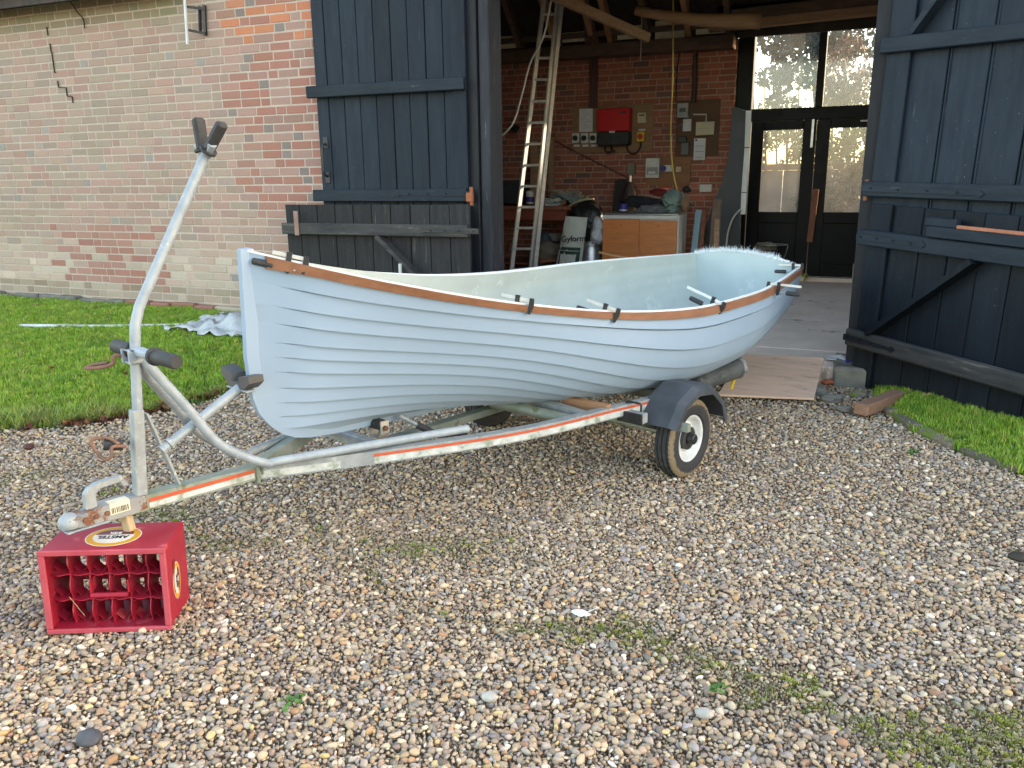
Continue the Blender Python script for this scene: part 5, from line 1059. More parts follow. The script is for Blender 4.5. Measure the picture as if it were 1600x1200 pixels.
def coil(label, c, R, r, turns, m, jit=.35, tilt=.4, name='rope_coil'):
    pts = []
    for i in range(turns * 14):
        a = 2 * math.pi * i / 14; k = R * (1 + jit * noise2(i * .31, 2, 1)); pts.append((c[0] + k * math.cos(a) + .02 * noise2(i * .7, 1, 3), c[1] + .4 * k * math.sin(a) + .06 * noise2(i * .23, 0, 5), c[2] + k * .75 * abs(math.sin(a + tilt)) + .05 * noise2(i * .4, 3, 2)))
    return single(name, MB().tube(pts, r, 6), m, label, 'rope', smooth=True)
coil('big tangle of tan rope piled on the bench right of the ladder', gy(883, 318, 10.75), .20, .014, 8, rope_m)
coil('loose tan rope loops lying in front of the tan pile', gy(905, 318, 10.6), .12, .011, 5, rope_m, .3, 1.)
coil('thin blue-grey rope tangle on the bench edge', gy(886, 318, 10.5), .13, .008, 7, rope_blue, .5)
single('crate_bin', MB().box(gy(775, 318, 10.6), (gy(812, 318, 10.6)[0], 11.0, gy(790, 282, 10.6)[2]), .01), mat('dark_blue_grey_bin', (.03, .035, .04), rough=.6), 'dark plastic bin on the bench beside the left door post', 'bin')
T = thing('paint_tin', 'white and navy tin seen through the ladder on the bench', 'tin', gy(828, 318, 10.5)); part('tin_body', MB().tube([(0, 0, .0), (0, 0, .16)], .055, 20), white_pl, T, smooth='auto'); part('tin_label', MB().tube([(0, 0, .02), (0, 0, .09)], .056, 20, cap=False), navy, T, smooth=True); part('tin_lid', MB().tube([(0, 0, .1605), (0, 0, .17)], .05, 20), steel, T)
single('plastic_wrapper', MB().blob(gy(859, 317, 10.45), (.14, .10, .05), 3, .9, 3), poly_clear, 'crumpled clear wrapper on the bench right of the ladder', 'wrapper')
single('hand_tool', MB().tube([gy(877, 319, 10.42), gy(884, 315, 10.45)], .022, 8), mat('orange_handle', (.42, .16, .07), rough=.5, bump=0), 'small orange tool handle on the bench edge', 'tool')
# under the bench
single('storage_box', MB().box((gy(845, 395, 10.5)[0], 10.5, FLOOR + .22), (gy(868, 395, 10.5)[0], 10.9, FLOOR + .48), .01), mat('grey_green_box', (.09, .10, .10), rough=.6), 'grey box on the shelf under the bench, seen behind the ladder', 'box')
single('fuel_can', MB().blob(gy(850, 380, 10.52), (.13, .12, .16), 3, .15, 9), mat('dark_blue_grey_can', (.07, .09, .11), rough=.45), 'dark blue-grey can under the bench seen between the ladder rungs', 'can', smooth=True)
single('sack', MB().blob(gy(845, 398, 10.3), (.15, .14, .17), 3, .2, 12), mat('dark_grey_sack', (.09, .09, .085), rough=.7, bump=.5), 'dark grey sack low behind the ladder rungs', 'sack', smooth=True)
single('round_pot', MB().blob(gy(782, 384, 10.5), (.12, .12, .15), 3, .08, 4), mat('orange_brown_pot', (.20, .07, .03), rough=.6), 'orange-brown round pot in the shadow beside the left post', 'pot', smooth=True)
single('buff_sack', MB().blob(gy(858, 392, 10.2), (.17, .12, .13), 3, .35, 7), mat('buff_sacking', (.22, .18, .14), rough=.9, bump=.6), 'buff sacking on the floor right of the ladder foot', 'sack', smooth=True)
single('floor_board', MB().beam(gy(845, 408, 10.0), gy(895, 404, 10.1), .10, .04, bev=.004), redwood, 'brown board lying low in front of the workbench', 'board')
T = thing('white_carton', 'pale carton on the shelf under the bench', 'carton', gy(855, 372, 10.5)); part('body', MB().box((-.13, 0, -.04), (.13, .2, .06), .005), mat('off_white_carton', (.26, .25, .23), rough=.8), T)
# the black bag, the paper sack, the keg
T = thing('black_bag', 'big black bin bag slumped over the bench end behind the paper sack', 'bag', gy(925, 405, 10.25))
part('bag', MB().blob(gy(917, 352, 10.32), (.26, .18, .30), 4, .22, 15).blob(gy(925, 385, 10.3), (.24, .16, .36), 4, .2, 19), black_bag, T, world=True, smooth=True)
single('pale_foam_strip', MB().tube([gy(889, 322, 10.2), gy(900, 316, 10.15), gy(914, 312, 10.2), gy(928, 311, 10.2)], [.012, .026, .024, .010], 8, smoothsteps=4), mat('pale_foam', (.40, .38, .26), rough=.8), 'pale curved foam strip lying over the black bag top', 'foam strip', smooth=True)
ps = [gy(885, 339, 9.75), gy(918, 341, 9.75), gy(912, 375, 9.72), gy(909, 412, 9.70), gy(905, 440, 9.68), gy(866, 438, 9.68), gy(872, 405, 9.70), gy(879, 370, 9.72)]
T = thing('paper_sack', 'white and dark green sack of material standing left of the metal keg', 'sack', gy(890, 436, 9.7))
mb = MB(); cols_ = 12; rws = 16; tl_, tr_, br_, bl_ = [np.array(gy(*q, 9.72)) for q in ((884, 338), (918, 340), (905, 440), (864, 438))]
for back in (0, 1):
    for j in range(rws + 1):
        for i in range(cols_ + 1):
            u, v = i / cols_, j / rws; p = (tl_ * (1 - u) + tr_ * u) * (1 - v) + (bl_ * (1 - u) + br_ * u) * v; bul = .075 * math.sin(math.pi * u) ** .6 * math.sin(math.pi * min(1, v * .9 + .02)) ** .5 + .012 * noise2(u * 5, v * 6, 2)
            mb.v.append((p[0], p[1] + (bul if back else -bul), p[2]))
for bk in (0, 1):
    o_ = bk * (rws + 1) * (cols_ + 1)
    mb.f += [(o_ + j * (cols_ + 1) + i, o_ + j * (cols_ + 1) + i + 1, o_ + (j + 1) * (cols_ + 1) + i + 1, o_ + (j + 1) * (cols_ + 1) + i) for j in range(rws) for i in range(cols_)]
part('sack_body', mb, sack_w, T, world=True, smooth=True, fix=False)
def sack_patch(u0, u1, v0, v1, m, nm, off):
    mb = MB(); K = 8; 
    for j in range(K + 1):
        for i in range(K + 1):
            u, v = u0 + (u1 - u0) * i / K, v0 + (v1 - v0) * j / K; p = (tl_ * (1 - u) + tr_ * u) * (1 - v) + (bl_ * (1 - u) + br_ * u) * v; bul = .075 * math.sin(math.pi * u) ** .6 * math.sin(math.pi * min(1, v * .9 + .02)) ** .5 + .012 * noise2(u * 5, v * 6, 2)
            mb.v.append((p[0], p[1] - bul - off, p[2]))
    mb.f = [(j * (K + 1) + i, j * (K + 1) + i + 1, (j + 1) * (K + 1) + i + 1, (j + 1) * (K + 1) + i) for j in range(K) for i in range(K)]
    return part(nm, mb, m, T, world=True, fix=False)
sack_patch(.0, .92, .46, .51, sack_green, 'green_band', .004); sack_patch(.10, .92, .52, .86, sack_green, 'green_panel', .004); sack_patch(.16, .80, .57, .73, sack_w, 'pale_panel', .008)
lx, _, lz = gy(896, 372, 9.62)
me = text_mesh('Gyform', .10); me.materials.clear(); me.materials.append(lab_b); me.transform(Matrix.Rotation(math.pi / 2, 4, 'X')); I_ = T.matrix_basis.inverted(); me.transform(I_ @ Matrix.Translation((lx, 9.615, lz - .01)) @ Matrix.Rotation(rad(-3), 4, 'Y')); put('lettering', me, T)
kp = gy(923, 425, 9.9)
T = thing('beer_keg', 'dull metal keg with a yellow-brown band standing between the sack and the pine cabinet', 'keg', (kp[0], kp[1], FLOOR))
ktop = gy(923, 378, 9.9)[2] - FLOOR
part('keg_body', MB().lathe([(0, .0), (0, .13), (.03, .15), (.10, .145), (.16, .158), (.19, .162), (.22, .156), (ktop * .55, .156), (ktop * .60, .165), (ktop * .64, .156), (ktop * .86, .15), (ktop * .93, .135), (ktop * .935, .15), (ktop, .15), (ktop, .138), (ktop * .95, .13), (ktop * .95, 0)], 32, Matrix.Rotation(-math.pi / 2, 4, 'Y')), steel, T, smooth='auto')
part('painted_band', MB().lathe([(ktop * .36, .1585), (ktop * .52, .1585)], 32, Matrix.Rotation(-math.pi / 2, 4, 'Y')), mat('ochre_band', (.26, .17, .07), rough=.5), T, smooth=True)
single('white_plastic_bag', MB().blob(gy(935, 352, 9.8), (.07, .07, .10), 3, .5, 5).blob(gy(932, 368, 9.78), (.075, .06, .10), 3, .5, 8), mat('white_carrier_bag', (.52, .54, .58), (.42, .44, .48), rough=.35, bump=.8, bscale=30, bdist=.01), 'crumpled white carrier bag hanging beside the pine cabinet', 'bag', smooth=True)

# ------------------------------------------------------------------ sink cabinet
cy = 9.75; c0 = gy(942, 333, cy); c1 = gy(1059, 337, cy); cz = gy(1000, 336, cy)[2]
CB = thing('sink_cabinet', 'sink unit with two orange pine doors, white worktop edge and white side', 'cabinet', ((c0[0] + c1[0]) / 2, cy + .25, FLOOR))
cd_ = .46
sx1 = gy(1084, 345, cy + cd_)[0]
part('carcass', MB().box((c0[0] + .005, cy + .022, FLOOR + .10), (c1[0] - .002, cy + cd_, cz - .045), .002), white_lam, CB, world=True)
part('side_panel', MB().box((c1[0], cy, FLOOR + .0), (c1[0] + .018, cy + cd_, cz - .002), .002), white_lam, CB, world=True)
hx = (c0[0] + c1[0]) / 2
for k, (xa, xb) in enumerate(((c0[0], hx - .003), (hx + .003, c1[0] - .003))):
    d_ = part('cabinet_door', MB().box((xa, cy, FLOOR + .11), (xb, cy + .02, cz - .05 - .012 * k), .004), pine, CB, world=True)
    for z0, z1 in ((.112, .17), (cz - FLOOR - .125, cz - FLOOR - .066)): pass
    part('knob', MB().lathe([(0, .016), (.012, .018), (.02, .012), (.02, 0)], 14, Matrix.Translation(((xa + xb) / 2, cy - .0005, cz - .12)) @ Matrix.Rotation(math.pi / 2, 4, 'Z').inverted()), pine, d_, world=True)
    for s in range(1, 6): part('board_groove', MB().box((xa + .004, cy - .001, FLOOR + .11 + s * .11), (xb - .004, cy + .001, FLOOR + .112 + s * .11)), redwood, d_, world=True)
part('worktop_edge', MB().box((c0[0] - .004, cy - .012, cz - .045), (c1[0] - .001, cy + cd_, cz - .004), .003), white_lam, CB, world=True)
part('steel_drainer', MB().box((c0[0] + .01, cy - .005, cz - .003), (c1[0] + .012, cy + cd_ + .05, cz + .022), .008), steel, CB, world=True)
# on the sink
T = thing('navy_tin', 'small navy and white tin on the left of the draining board', 'tin', gy(974, 331, 9.85)); part('tin_body', MB().tube([(0, 0, .0), (0, 0, .095)], .05, 18), navy, T, smooth='auto'); part('white_wrap', MB().tube([(0, 0, .014), (0, 0, .03)], .051, 18, cap=False), white_pl, T, smooth=True)
T = thing('gas_cylinder', 'dark brown gas cylinder standing behind the sink against the brick wall', 'cylinder', (gy(984, 300, 10.7)[0], 10.7, FLOOR)); gz = gy(984, 284, 10.7)[2] - FLOOR
part('cylinder_body', MB().lathe([(0, .0), (0, .11), (gz * .8, .11), (gz * .9, .09), (gz, .04), (gz, 0)], 24, Matrix.Rotation(-math.pi / 2, 4, 'Y')), mat('dark_brown_cylinder', (.05, .028, .025), (.035, .022, .02), rough=.5), T, smooth='auto'); part('valve', MB().tube([(0, 0, gz), (0, 0, gz + .08)], .02, 8), steel, T)
single('stone_slab', MB().beam((gy(966, 320, 10.75)[0], 10.75, cz), (gy(971, 280, 10.95)[0], 10.95, gy(971, 281, 10.95)[2]), .16, .03, up=(0, 1, 0)), mat('dark_slab', (.035, .03, .028), rough=.8), 'dark flat slab leaning behind the navy tin', 'panel')
single('rag', MB().blob(gy(1020, 328, 9.95), (.17, .12, .06), 4, .5, 21), mat('grey_rag', (.16, .17, .18), (.11, .12, .14), rough=.9, bump=.6), 'crumpled grey rag in the middle of the draining board', 'rag', smooth=True)
single('dark_cloth', MB().blob(gy(1008, 315, 10.15), (.24, .10, .07), 3, .5, 24), mat('dark_cloth', (.02, .02, .025), rough=.9), 'dark cloth heap behind the grey rag', 'cloth', smooth=True)
single('red_holdall', MB().blob(gy(1035, 300, 10.6), (.16, .08, .05), 3, .25, 26), mat('dark_red_cloth', (.16, .02, .02), rough=.8), 'dark red bundle behind the green bag', 'bundle', smooth=True)
single('green_plastic_bag', MB().blob(gy(1052, 312, 10.1), (.13, .10, .11), 4, .45, 30).blob(gy(1050, 328, 10.0), (.09, .08, .06), 3, .4, 33), poly_green, 'pale green plastic bag slumped on the right of the sink', 'bag', smooth=True)
single('brown_paper_bag', MB().blob(gy(1071, 318, 10.05), (.055, .05, .09), 3, .2, 35), mat('brown_paper', (.28, .17, .10), rough=.9, bump=.4), 'brown paper bag beside the green plastic bag', 'bag')
single('jar_lid', MB().blob(gy(1073, 296, 10.1), (.055, .055, .04), 3, .15, 36), black_pl, 'black round lid on top of the heap right of the sink', 'lid', smooth=True)
single('small_sticks', MB().tube([gy(1062, 306, 10.0), gy(1084, 318, 9.98)], .006, 5), timber, 'thin stick poking out beside the brown paper bag', 'stick')

# ------------------------------------------------------------------ leaning boards, curved sheet by the glazed doors
def lean(name, lab, cat, pb_, pt, Yb, Yt, wd, th, m):
    p, q = gy(*pb_, Yb), gy(*pt, Yt); return single(name, MB().beam(p, q, wd, th, up=(0, 1, 0), bev=.003), m, lab, cat)
lean('leaning_board', 'pale blue board leaning beside the white side of the sink unit', 'board', (1079, 440), (1092, 328), 9.95, 10.3, .075, .03, blue_board)
lean('leaning_board', 'dark red-brown board leaning right of the pale blue one', 'board', (1090, 440), (1101, 330), 9.97, 10.33, .055, .04, redwood)
lean('leaning_board', 'broad brown board standing in front of the curved grey sheet', 'board', (1110, 440), (1121, 312), 9.6, 9.95, .09, .05, mat('brown_old_board', (.20, .13, .09), (.14, .09, .065), rough=.8, bump=.2))
CS = thing('curved_sheet', 'large dark grey sheet with concave left edge and white right edge near the doors', 'sheet', gy(1130, 440, 10.3))
oc = [(1084, 440), (1092, 400), (1101, 360), (1113, 322), (1128, 285), (1137, 250), (1141, 215), (1145, 167), (1165, 173), (1163, 230), (1158, 300), (1152, 440)]
cv = [gy(x, y, 10.45) for x, y in oc]; nn = len(cv)
mb = MB(); mb.v = list(cv) + [(p[0] + .012, p[1] + .02, p[2]) for p in cv]; mb.f = [tuple(range(nn)), tuple(range(nn, 2 * nn))[::-1]] + [(i, (i + 1) % nn, (i + 1) % nn + nn, i + nn) for i in range(nn)]
part('sheet', mb, grey_sheet, CS, world=True)
e = [gy(1165, 173, 10.45), gy(1163, 230, 10.45), gy(1158, 300, 10.45), gy(1156, 335, 10.45)]
for i in range(3): part('white_edging', MB().beam((e[i][0] + .02, e[i][1] + .01, e[i][2] - (.01 if i else 0)), (e[i + 1][0] + .02, e[i + 1][1] + .01, e[i + 1][2]), .012, .09, up=(1, 0, 0)), white_edge, CS, world=True)
single('bent_tube', MB().tube([gy(1157, 327, 10.4), gy(1146, 340, 10.4), (gy(1138, 362, 10.4)), gy(1135, 390, 10.4), gy(1140, 402, 10.4)], .012, 8, smoothsteps=4).blob(gy(1147, 402, 10.35), (.06, .05, .06), 2, .3, 3), alu, 'pale bent metal tube hooking down beside the curved grey sheet', 'tube', smooth=True)
single('small_post', MB().box((gy(1114, 420, 9.55)[0], 9.50, FLOOR), (gy(1122, 420, 9.55)[0], 9.54, gy(1118, 342, 9.55)[2]), .003), timber, 'pale narrow timber with a lit edge behind the boat stern', 'timber')
hp = gy(1206, 382, 11.0)
T = thing('hanging_basket', 'wire basket with dried plants by the foot of the glazed doors', 'basket', (hp[0], hp[1], hp[2] - .1))
part('wire_rim', MB().tube([(.20 * math.cos(a), .12 * math.sin(a), .10) for a in np.linspace(0, 2 * math.pi, 25)], .006, 5), steel, T, smooth=True)
part('wire_cage', MB().tube([(.20, 0, .1), (.15, .02, -.08), (0, .03, -.13), (-.15, .02, -.08), (-.20, 0, .1)], .005, 5, smoothsteps=3), steel, T, smooth=True)
part('dried_plants', MB().blob((-.07, 0, .07), (.12, .08, .05), 3, .8, 6), mat('dried_moss', (.22, .20, .15), (.14, .12, .09), rough=.9, bump=.6), T)
bq = on_y(1338, 450, 11.0); single('concrete_block', MB().box((bq[0] - .06, 10.95, FLOOR), (bq[0] + .14, 11.15, FLOOR + .26), .01), mat('cream_block', (.44, .41, .33), rough=.9), 'cream block on the floor beside the right door post', 'block')
single('weed', MB().tube([gy(1256, 440, 11.1), gy(1258, 434, 11.1)], .01, 5).blob(gy(1258, 431, 11.1), (.035, .03, .03), 2, .6, 3), mat('yellow_green_weed', (.25, .27, .06), rough=.8), 'tiny yellow-green weed at the foot of the glazed doors', 'weed')
# thin lath crossing behind the boat and the stuff showing over its far side
single('thin_lath', MB().beam(gy(936, 394, 7.6), gy(1010, 410, 7.2), .012, .018), mat('orange_lath', (.50, .27, .12), rough=.6), 'thin orange-brown lath sticking up over the far gunwale', 'lath')
single('white_pole', MB().tube([gy(626, 445, 6.0), gy(625, 412, 6.02)], .014, 8), white_pl, 'short white pole top standing behind the boat', 'pole')
single('cream_hose_loop', MB().tube([gy(584, 432, 5.6), gy(589, 428, 5.6), gy(600, 428, 5.6), (gy(610, 434, 5.6))], .008, 6, smoothsteps=4), mat('cream_hose', (.55, .50, .36), rough=.5, bump=0), 'loop of cream hose peeping over the boat side', 'hose', smooth=True)
single('leaning_lath', MB().beam(gy(771, 380, 6.75), gy(783, 430, 6.9), .025, .02), timber, 'pale lath leaning on the left door post', 'lath')

# ------------------------------------------------------------------ on the outer wall: bracket, wire
T = thing('downpipe_bracket', 'dark metal standoff bracket on the brick wall holding a short white pipe', 'bracket', gy(300, 40, 6.38))
def fw(x, y, Y=6.36): return gy(x, y, Y)
u0, u1, u2, u3 = fw(287, 10, 6.22), fw(320, 14, 6.37), fw(320, 52, 6.37), fw(289, 46, 6.22)
part('bracket_arm', MB().beam(u0, u1, .012, .022), black_pl, T, world=True); part('bracket_arm', MB().beam(u3, u2, .012, .022), black_pl, T, world=True)
part('wall_channel', MB().beam(fw(319, 8, 6.385), fw(321, 56, 6.385), .028, .02, up=(0, 1, 0)), black_pl, T, world=True); part('channel_web', MB().beam(fw(312, 10, 6.375), fw(313, 52, 6.375), .012, .03, up=(0, 1, 0)), post_grey, T, world=True)
part('white_pipe', MB().tube([fw(288, -12, 6.20), fw(293, 69, 6.20)], .013, 12), pipe_white, T, world=True, smooth='auto')
single('hanging_wire', MB().tube([fw(106, -4, 6.3), fw(120, 18, 6.36), fw(130, 30, 6.38), fw(132, 44, 6.38)], .006, 6, smoothsteps=4), cable_b, 'thin dark wire curling down the brick wall under the eave', 'wire', smooth=True)
ck = MB(); cp_ = [(73, 42), (75, 55), (78, 68), (80, 80), (83, 97), (87, 113), (90, 126), (96, 136), (104, 143), (111, 150), (114, 161)]
for i in range(len(cp_) - 1):
    if i in (1, 5): continue
    p = fw(*cp_[i], 6.393); q = fw(*cp_[i + 1], 6.393); mz = (q[0], p[1], p[2] - .01) if i % 2 else (p[0], p[1], q[2]); ck.beam(p, mz, .0055, .012, up=(0, 1, 0)); ck.beam(mz, q, .0055, .012, up=(0, 1, 0))
single('wall_crack', ck, mat('dark_crack', (.06, .045, .035), rough=1, bump=0), 'dark stepped crack running down the brick joints at upper left', 'crack')
# ------------------------------------------------------------------ loose things on the ground
single('plywood_sheet', MB().add([(-.80, 5.48, .035), (-.19, 5.60, .035), (-.17, 6.36, FLOOR + .004), (-.74, 6.29, FLOOR + .004), (-.80, 5.48, .050), (-.19, 5.60, .050), (-.17, 6.36, FLOOR + .019), (-.74, 6.29, FLOOR + .019)], [(0, 1, 2, 3), (4, 5, 6, 7), (0, 1, 5, 4), (1, 2, 6, 5), (2, 3, 7, 6), (3, 0, 4, 7)]), ply, 'pale pinkish plywood sheet laid as a ramp from the gravel to the barn floor', 'plywood sheet')
p, q = on_z(1338, 646, .05), on_z(1405, 622, .05)
single('timber_offcut', MB().beam((p[0] + .02, p[1], .075), (q[0], q[1] + .02, .06), .09, .075, bev=.006, jit=.004), mat('reddish_offcut', (.33, .18, .12), (.24, .13, .085), scale=8, rough=.8, bump=.4, stretch=(1, 6, 6)), 'short reddish timber offcut lying between the gravel and the right grass', 'timber')
p = on_z(1308, 562, FLOOR); T = thing('papers', 'sheets of white paper with a dark blue leaflet on the floor by the right post', 'papers', (p[0], p[1], FLOOR)); random.seed(6)
part('white_sheet', MB().add([(-.075, -.05, .012), (.075, -.07, .006), (.085, .05, .018), (.02, .055, .03), (-.07, .06, .014)], [(0, 1, 2, 3, 4)]), paper, T, solid=.002); part('blue_leaflet', MB().add([(-.02, -.11, .004), (.10, -.11, .010), (.11, -.06, .016), (-.01, -.072, .008)], [(0, 1, 2, 3)]), navy, T, solid=.002)
for k in range(14):
    pass
rub = [(1270, 612, .055, stone_grey, 'flat grey stone beside the plywood sheet'), (1300, 625, .045, stone_grey, 'grey-green stone at the foot of the right post'), (1296, 598, .035, None, 'orange-red broken brick piece under the door post stone'), (1352, 600, .05, stone_grey, 'mossy stone under the lower right door leaf'), (1395, 598, .06, kerb_m, 'ochre edging brick at the corner of the right grass'), (1440, 608, .06, kerb_m, 'second ochre edging brick under the right door leaf'), (1342, 618, .035, kerb_m, 'small mossy stone behind the timber offcut'), (1318, 640, .03, stone_grey, 'small grey stone in front of the post stone')]
for k, (x, y, r_, m, lab) in enumerate(rub):
    p = on_z(x, y, .03); m = m or mat('orange_brick_piece', (.40, .11, .06), (.30, .09, .05), rough=.9, bump=.4)
    single('rubble_stone', MB().blob((p[0], p[1], .03 + r_ * .2), (r_ * 1.7, r_ * 1.2, r_ * .7), 2, .35, 40 + k), m, lab, 'stone')
# little tumbled kerb along the right-hand grass
ke = thing('edging_bricks', 'mossy line of sunken edging bricks around the right-hand grass', 'edging', (.5, 5.0, 0)); random.seed(8)
pts = [(.22, 5.62), (.30, 5.42), (.42, 5.14), (.60, 4.86), (.87, 4.58), (1.3, 4.2), (2.0, 3.7), (3.0, 3.2)]
for i in range(len(pts) - 1):
    a, b = np.array(pts[i]), np.array(pts[i + 1]); n = max(1, int(np.linalg.norm(b - a) / .2))
    for k in range(n):
        p, q = a + (b - a) * (k + .06) / n, a + (b - a) * (k + .94) / n; part('brick', MB().beam((p[0], p[1], .012 + random.uniform(-.008, .01)), (q[0], q[1], .012 + random.uniform(-.008, .01)), .075, .07, bev=.014, jit=.008), kerb_m, ke, world=True)
single('lawn_pole', MB().tube([(-7.21, 5.16, .20), (-6.4, 5.36, .205), (-5.6, 5.72, .205), (-4.9, 6.15, .235)], .019, 8), pipe_white, 'long thin white pole lying across the left lawn', 'pole', smooth='auto')
# crumpled polythene
mb = MB(); random.seed(12); c0_ = np.array([-5.12, 5.80]); K = 26; R_ = []
for j in range(K + 1):
    for i in range(K + 1):
        u, v = i / K, j / K; x = c0_[0] - .50 + 1.2 * u + .10 * noise2(v * 4, 0, 2); y = c0_[1] - .42 + .82 * v * (.75 + .25 * math.sin(3 * u)) + .08 * noise2(u * 4, 1, 7)
        z = lawn_z(x, y) + .03 + .05 * abs(noise2(u * 6, v * 6, 3)) + .14 * max(0, noise2(u * 2.6, v * 3.1, 9)) * smooth(u * 3) + .03 * noise2(u * 17, v * 15, 4); mb.v.append((x, y, z))
mb.f = [(j * (K + 1) + i, j * (K + 1) + i + 1, (j + 1) * (K + 1) + i + 1, (j + 1) * (K + 1) + i) for j in range(K) for i in range(K)]
single('polythene_sheet', mb, poly_clear, 'crumpled translucent polythene sheet on the lawn behind the bow', 'polythene sheet', smooth=True, solid=.003)
T = thing('white_foam_piece', 'white torn scrap with a thin stalk lying on the gravel in the foreground', 'scrap', tuple(on_z(908, 960, .022))); part('scrap', MB().blob((0, 0, .006), (.03, .018, .005), 3, .5, 3), fibre, T); part('stalk', MB().tube([(.015, .01, .006), (.05, .05, .012)], .0012, 5), fibre, T)
for (x, y, r_, m, lab, sd_) in [(140, 1157, .030, (.09, .09, .10), 'dark blue-grey cobble in the lower left gravel', 1), (1592, 873, .03, (.05, .04, .03), 'dark brown lump on the gravel at the right edge', 2), (765, 1092, .020, (.55, .52, .46), 'large whitish cobble in the front gravel', 3), (1100, 1118, .020, (.5, .47, .42), 'pale cobble right of centre in the front gravel', 5), (45, 700, .028, (.10, .035, .03), 'dark red stone at the gravel edge on the left', 6)]:
    p = on_z(x, y, .02); single('cobble', MB().blob((p[0], p[1], .028), (r_ * 1.25, r_, r_ * .65), 3, .12, sd_), mat('cobble_%s' % 'abcdefg'[sd_], m, tuple(k * .7 for k in m), scale=20, rough=.7, bump=.2), lab, 'cobble', smooth=True)
# ------------------------------------------------------------------ gravel, grass, leaves (instances)
def hidden_proto(mes, name):
    c = bpy.data.collections.new(name)
    for me in mes: o = bpy.data.objects.new(me.name, me); c.objects.link(o)
    return c
def scatter(name, label, P, rot, scl, colr, protos, kind='stuff', pick=None, material=None):
    """one object: points carrying rotation, scale, colour; a node group puts a small mesh on each"""
    n = len(P); me = bpy.data.meshes.new(name); me.vertices.add(n); me.vertices.foreach_set('co', P.astype('f').ravel())
    for nm, arr, ty, key in (('rot', rot, 'FLOAT_VECTOR', 'vector'), ('scl', scl, 'FLOAT_VECTOR', 'vector')):
        a = me.attributes.new(nm, ty, 'POINT'); a.data.foreach_set(key, arr.astype('f').ravel())
    a = me.attributes.new('col', 'FLOAT_COLOR', 'POINT'); a.data.foreach_set('color', np.hstack([colr, np.ones((n, 1))]).astype('f').ravel())
    pk = rng.integers(0, len(protos), n) if pick is None else pick
    a = me.attributes.new('pick', 'INT', 'POINT'); a.data.foreach_set('value', pk.astype('i'))
    me.materials.append(material or stone_i); o = bpy.data.objects.new(name, me); COL.objects.link(o); o['kind'] = kind; o['label'] = label
    g = bpy.data.node_groups.new(name + '_nodes', 'GeometryNodeTree'); g.interface.new_socket('Geometry', in_out='INPUT', socket_type='NodeSocketGeometry'); g.interface.new_socket('Geometry', in_out='OUTPUT', socket_type='NodeSocketGeometry')
    N = g.nodes; L = g.links; gi = N.new('NodeGroupInput'); go = N.new('NodeGroupOutput'); ip = N.new('GeometryNodeInstanceOnPoints'); ci = N.new('GeometryNodeCollectionInfo')
    ci.inputs['Collection'].default_value = hidden_proto(protos, name + '_shapes'); ci.inputs['Separate Children'].default_value = True; ci.inputs['Reset Children'].default_value = True
    def na(nm, ty):
        q = N.new('GeometryNodeInputNamedAttribute'); q.data_type = ty; q.inputs['Name'].default_value = nm; return q.outputs[0]
    L.new(gi.outputs[0], ip.inputs['Points']); L.new(ci.outputs[0], ip.inputs['Instance']); ip.inputs['Pick Instance'].default_value = True; L.new(na('pick', 'INT'), ip.inputs['Instance Index'])
    e2r = N.new('FunctionNodeEulerToRotation'); L.new(na('rot', 'FLOAT_VECTOR'), e2r.inputs[0]); L.new(e2r.outputs[0], ip.inputs['Rotation']); L.new(na('scl', 'FLOAT_VECTOR'), ip.inputs['Scale']); L.new(ip.outputs[0], go.inputs[0])
    md = o.modifiers.new('scatter', 'NODES'); md.node_group = g; return o
def stone_proto(i):
    bm = bmesh.new(); bmesh.ops.create_icosphere(bm, subdivisions=2, radius=.5); random.seed(100 + i)
    ax = [Vector((random.gauss(0, 1), random.gauss(0, 1), random.gauss(0, 1))).normalized() for _ in range(7)]; cut = [random.uniform(.30, .46) for _ in ax]; ex = (1, random.uniform(.62, .9), random.uniform(.45, .7))
    for v in bm.verts:
        for a, c in zip(ax, cut):
            d = v.co.dot(a)
            if d > c: v.co -= a * (d - c) * .8
        v.co = Vector((v.co.x * ex[0], v.co.y * ex[1], v.co.z * ex[2])) * (1 + .05 * noise2(v.co.x * 6, v.co.y * 6, i))
    me = bpy.data.meshes.new('pebble_shape'); bm.to_mesh(me); bm.free(); me.polygons.foreach_set('use_smooth', [True] * len(me.polygons)); me.materials.append(stone_i); return me
SP = [stone_proto(i) for i in range(12)]
def vnoise(x, y, s): return (np.sin(x * 1.7 + s) * np.cos(y * 2.3 - s * 1.3) + .6 * np.sin(x * 4.1 - y * 3.3 + s * 2) + .4 * np.sin(x * 9.7 + y * 7.9 + s) + .25 * np.sin(x * 17 - y * 21 + s * 3)) / 2.25
def in_view(P, m=.25):
    d = P - EYEP; z = d @ fwd; x = 800 + F_PX * (d @ rgt2) / np.maximum(z, .1); y = 600 - F_PX * (d @ upv2) / np.maximum(z, .1)
    return (z > .8) & (x > -1600 * m) & (x < 1600 * (1 + m)) & (y < 1200 * (1 + m) + 60) & (y > -200)
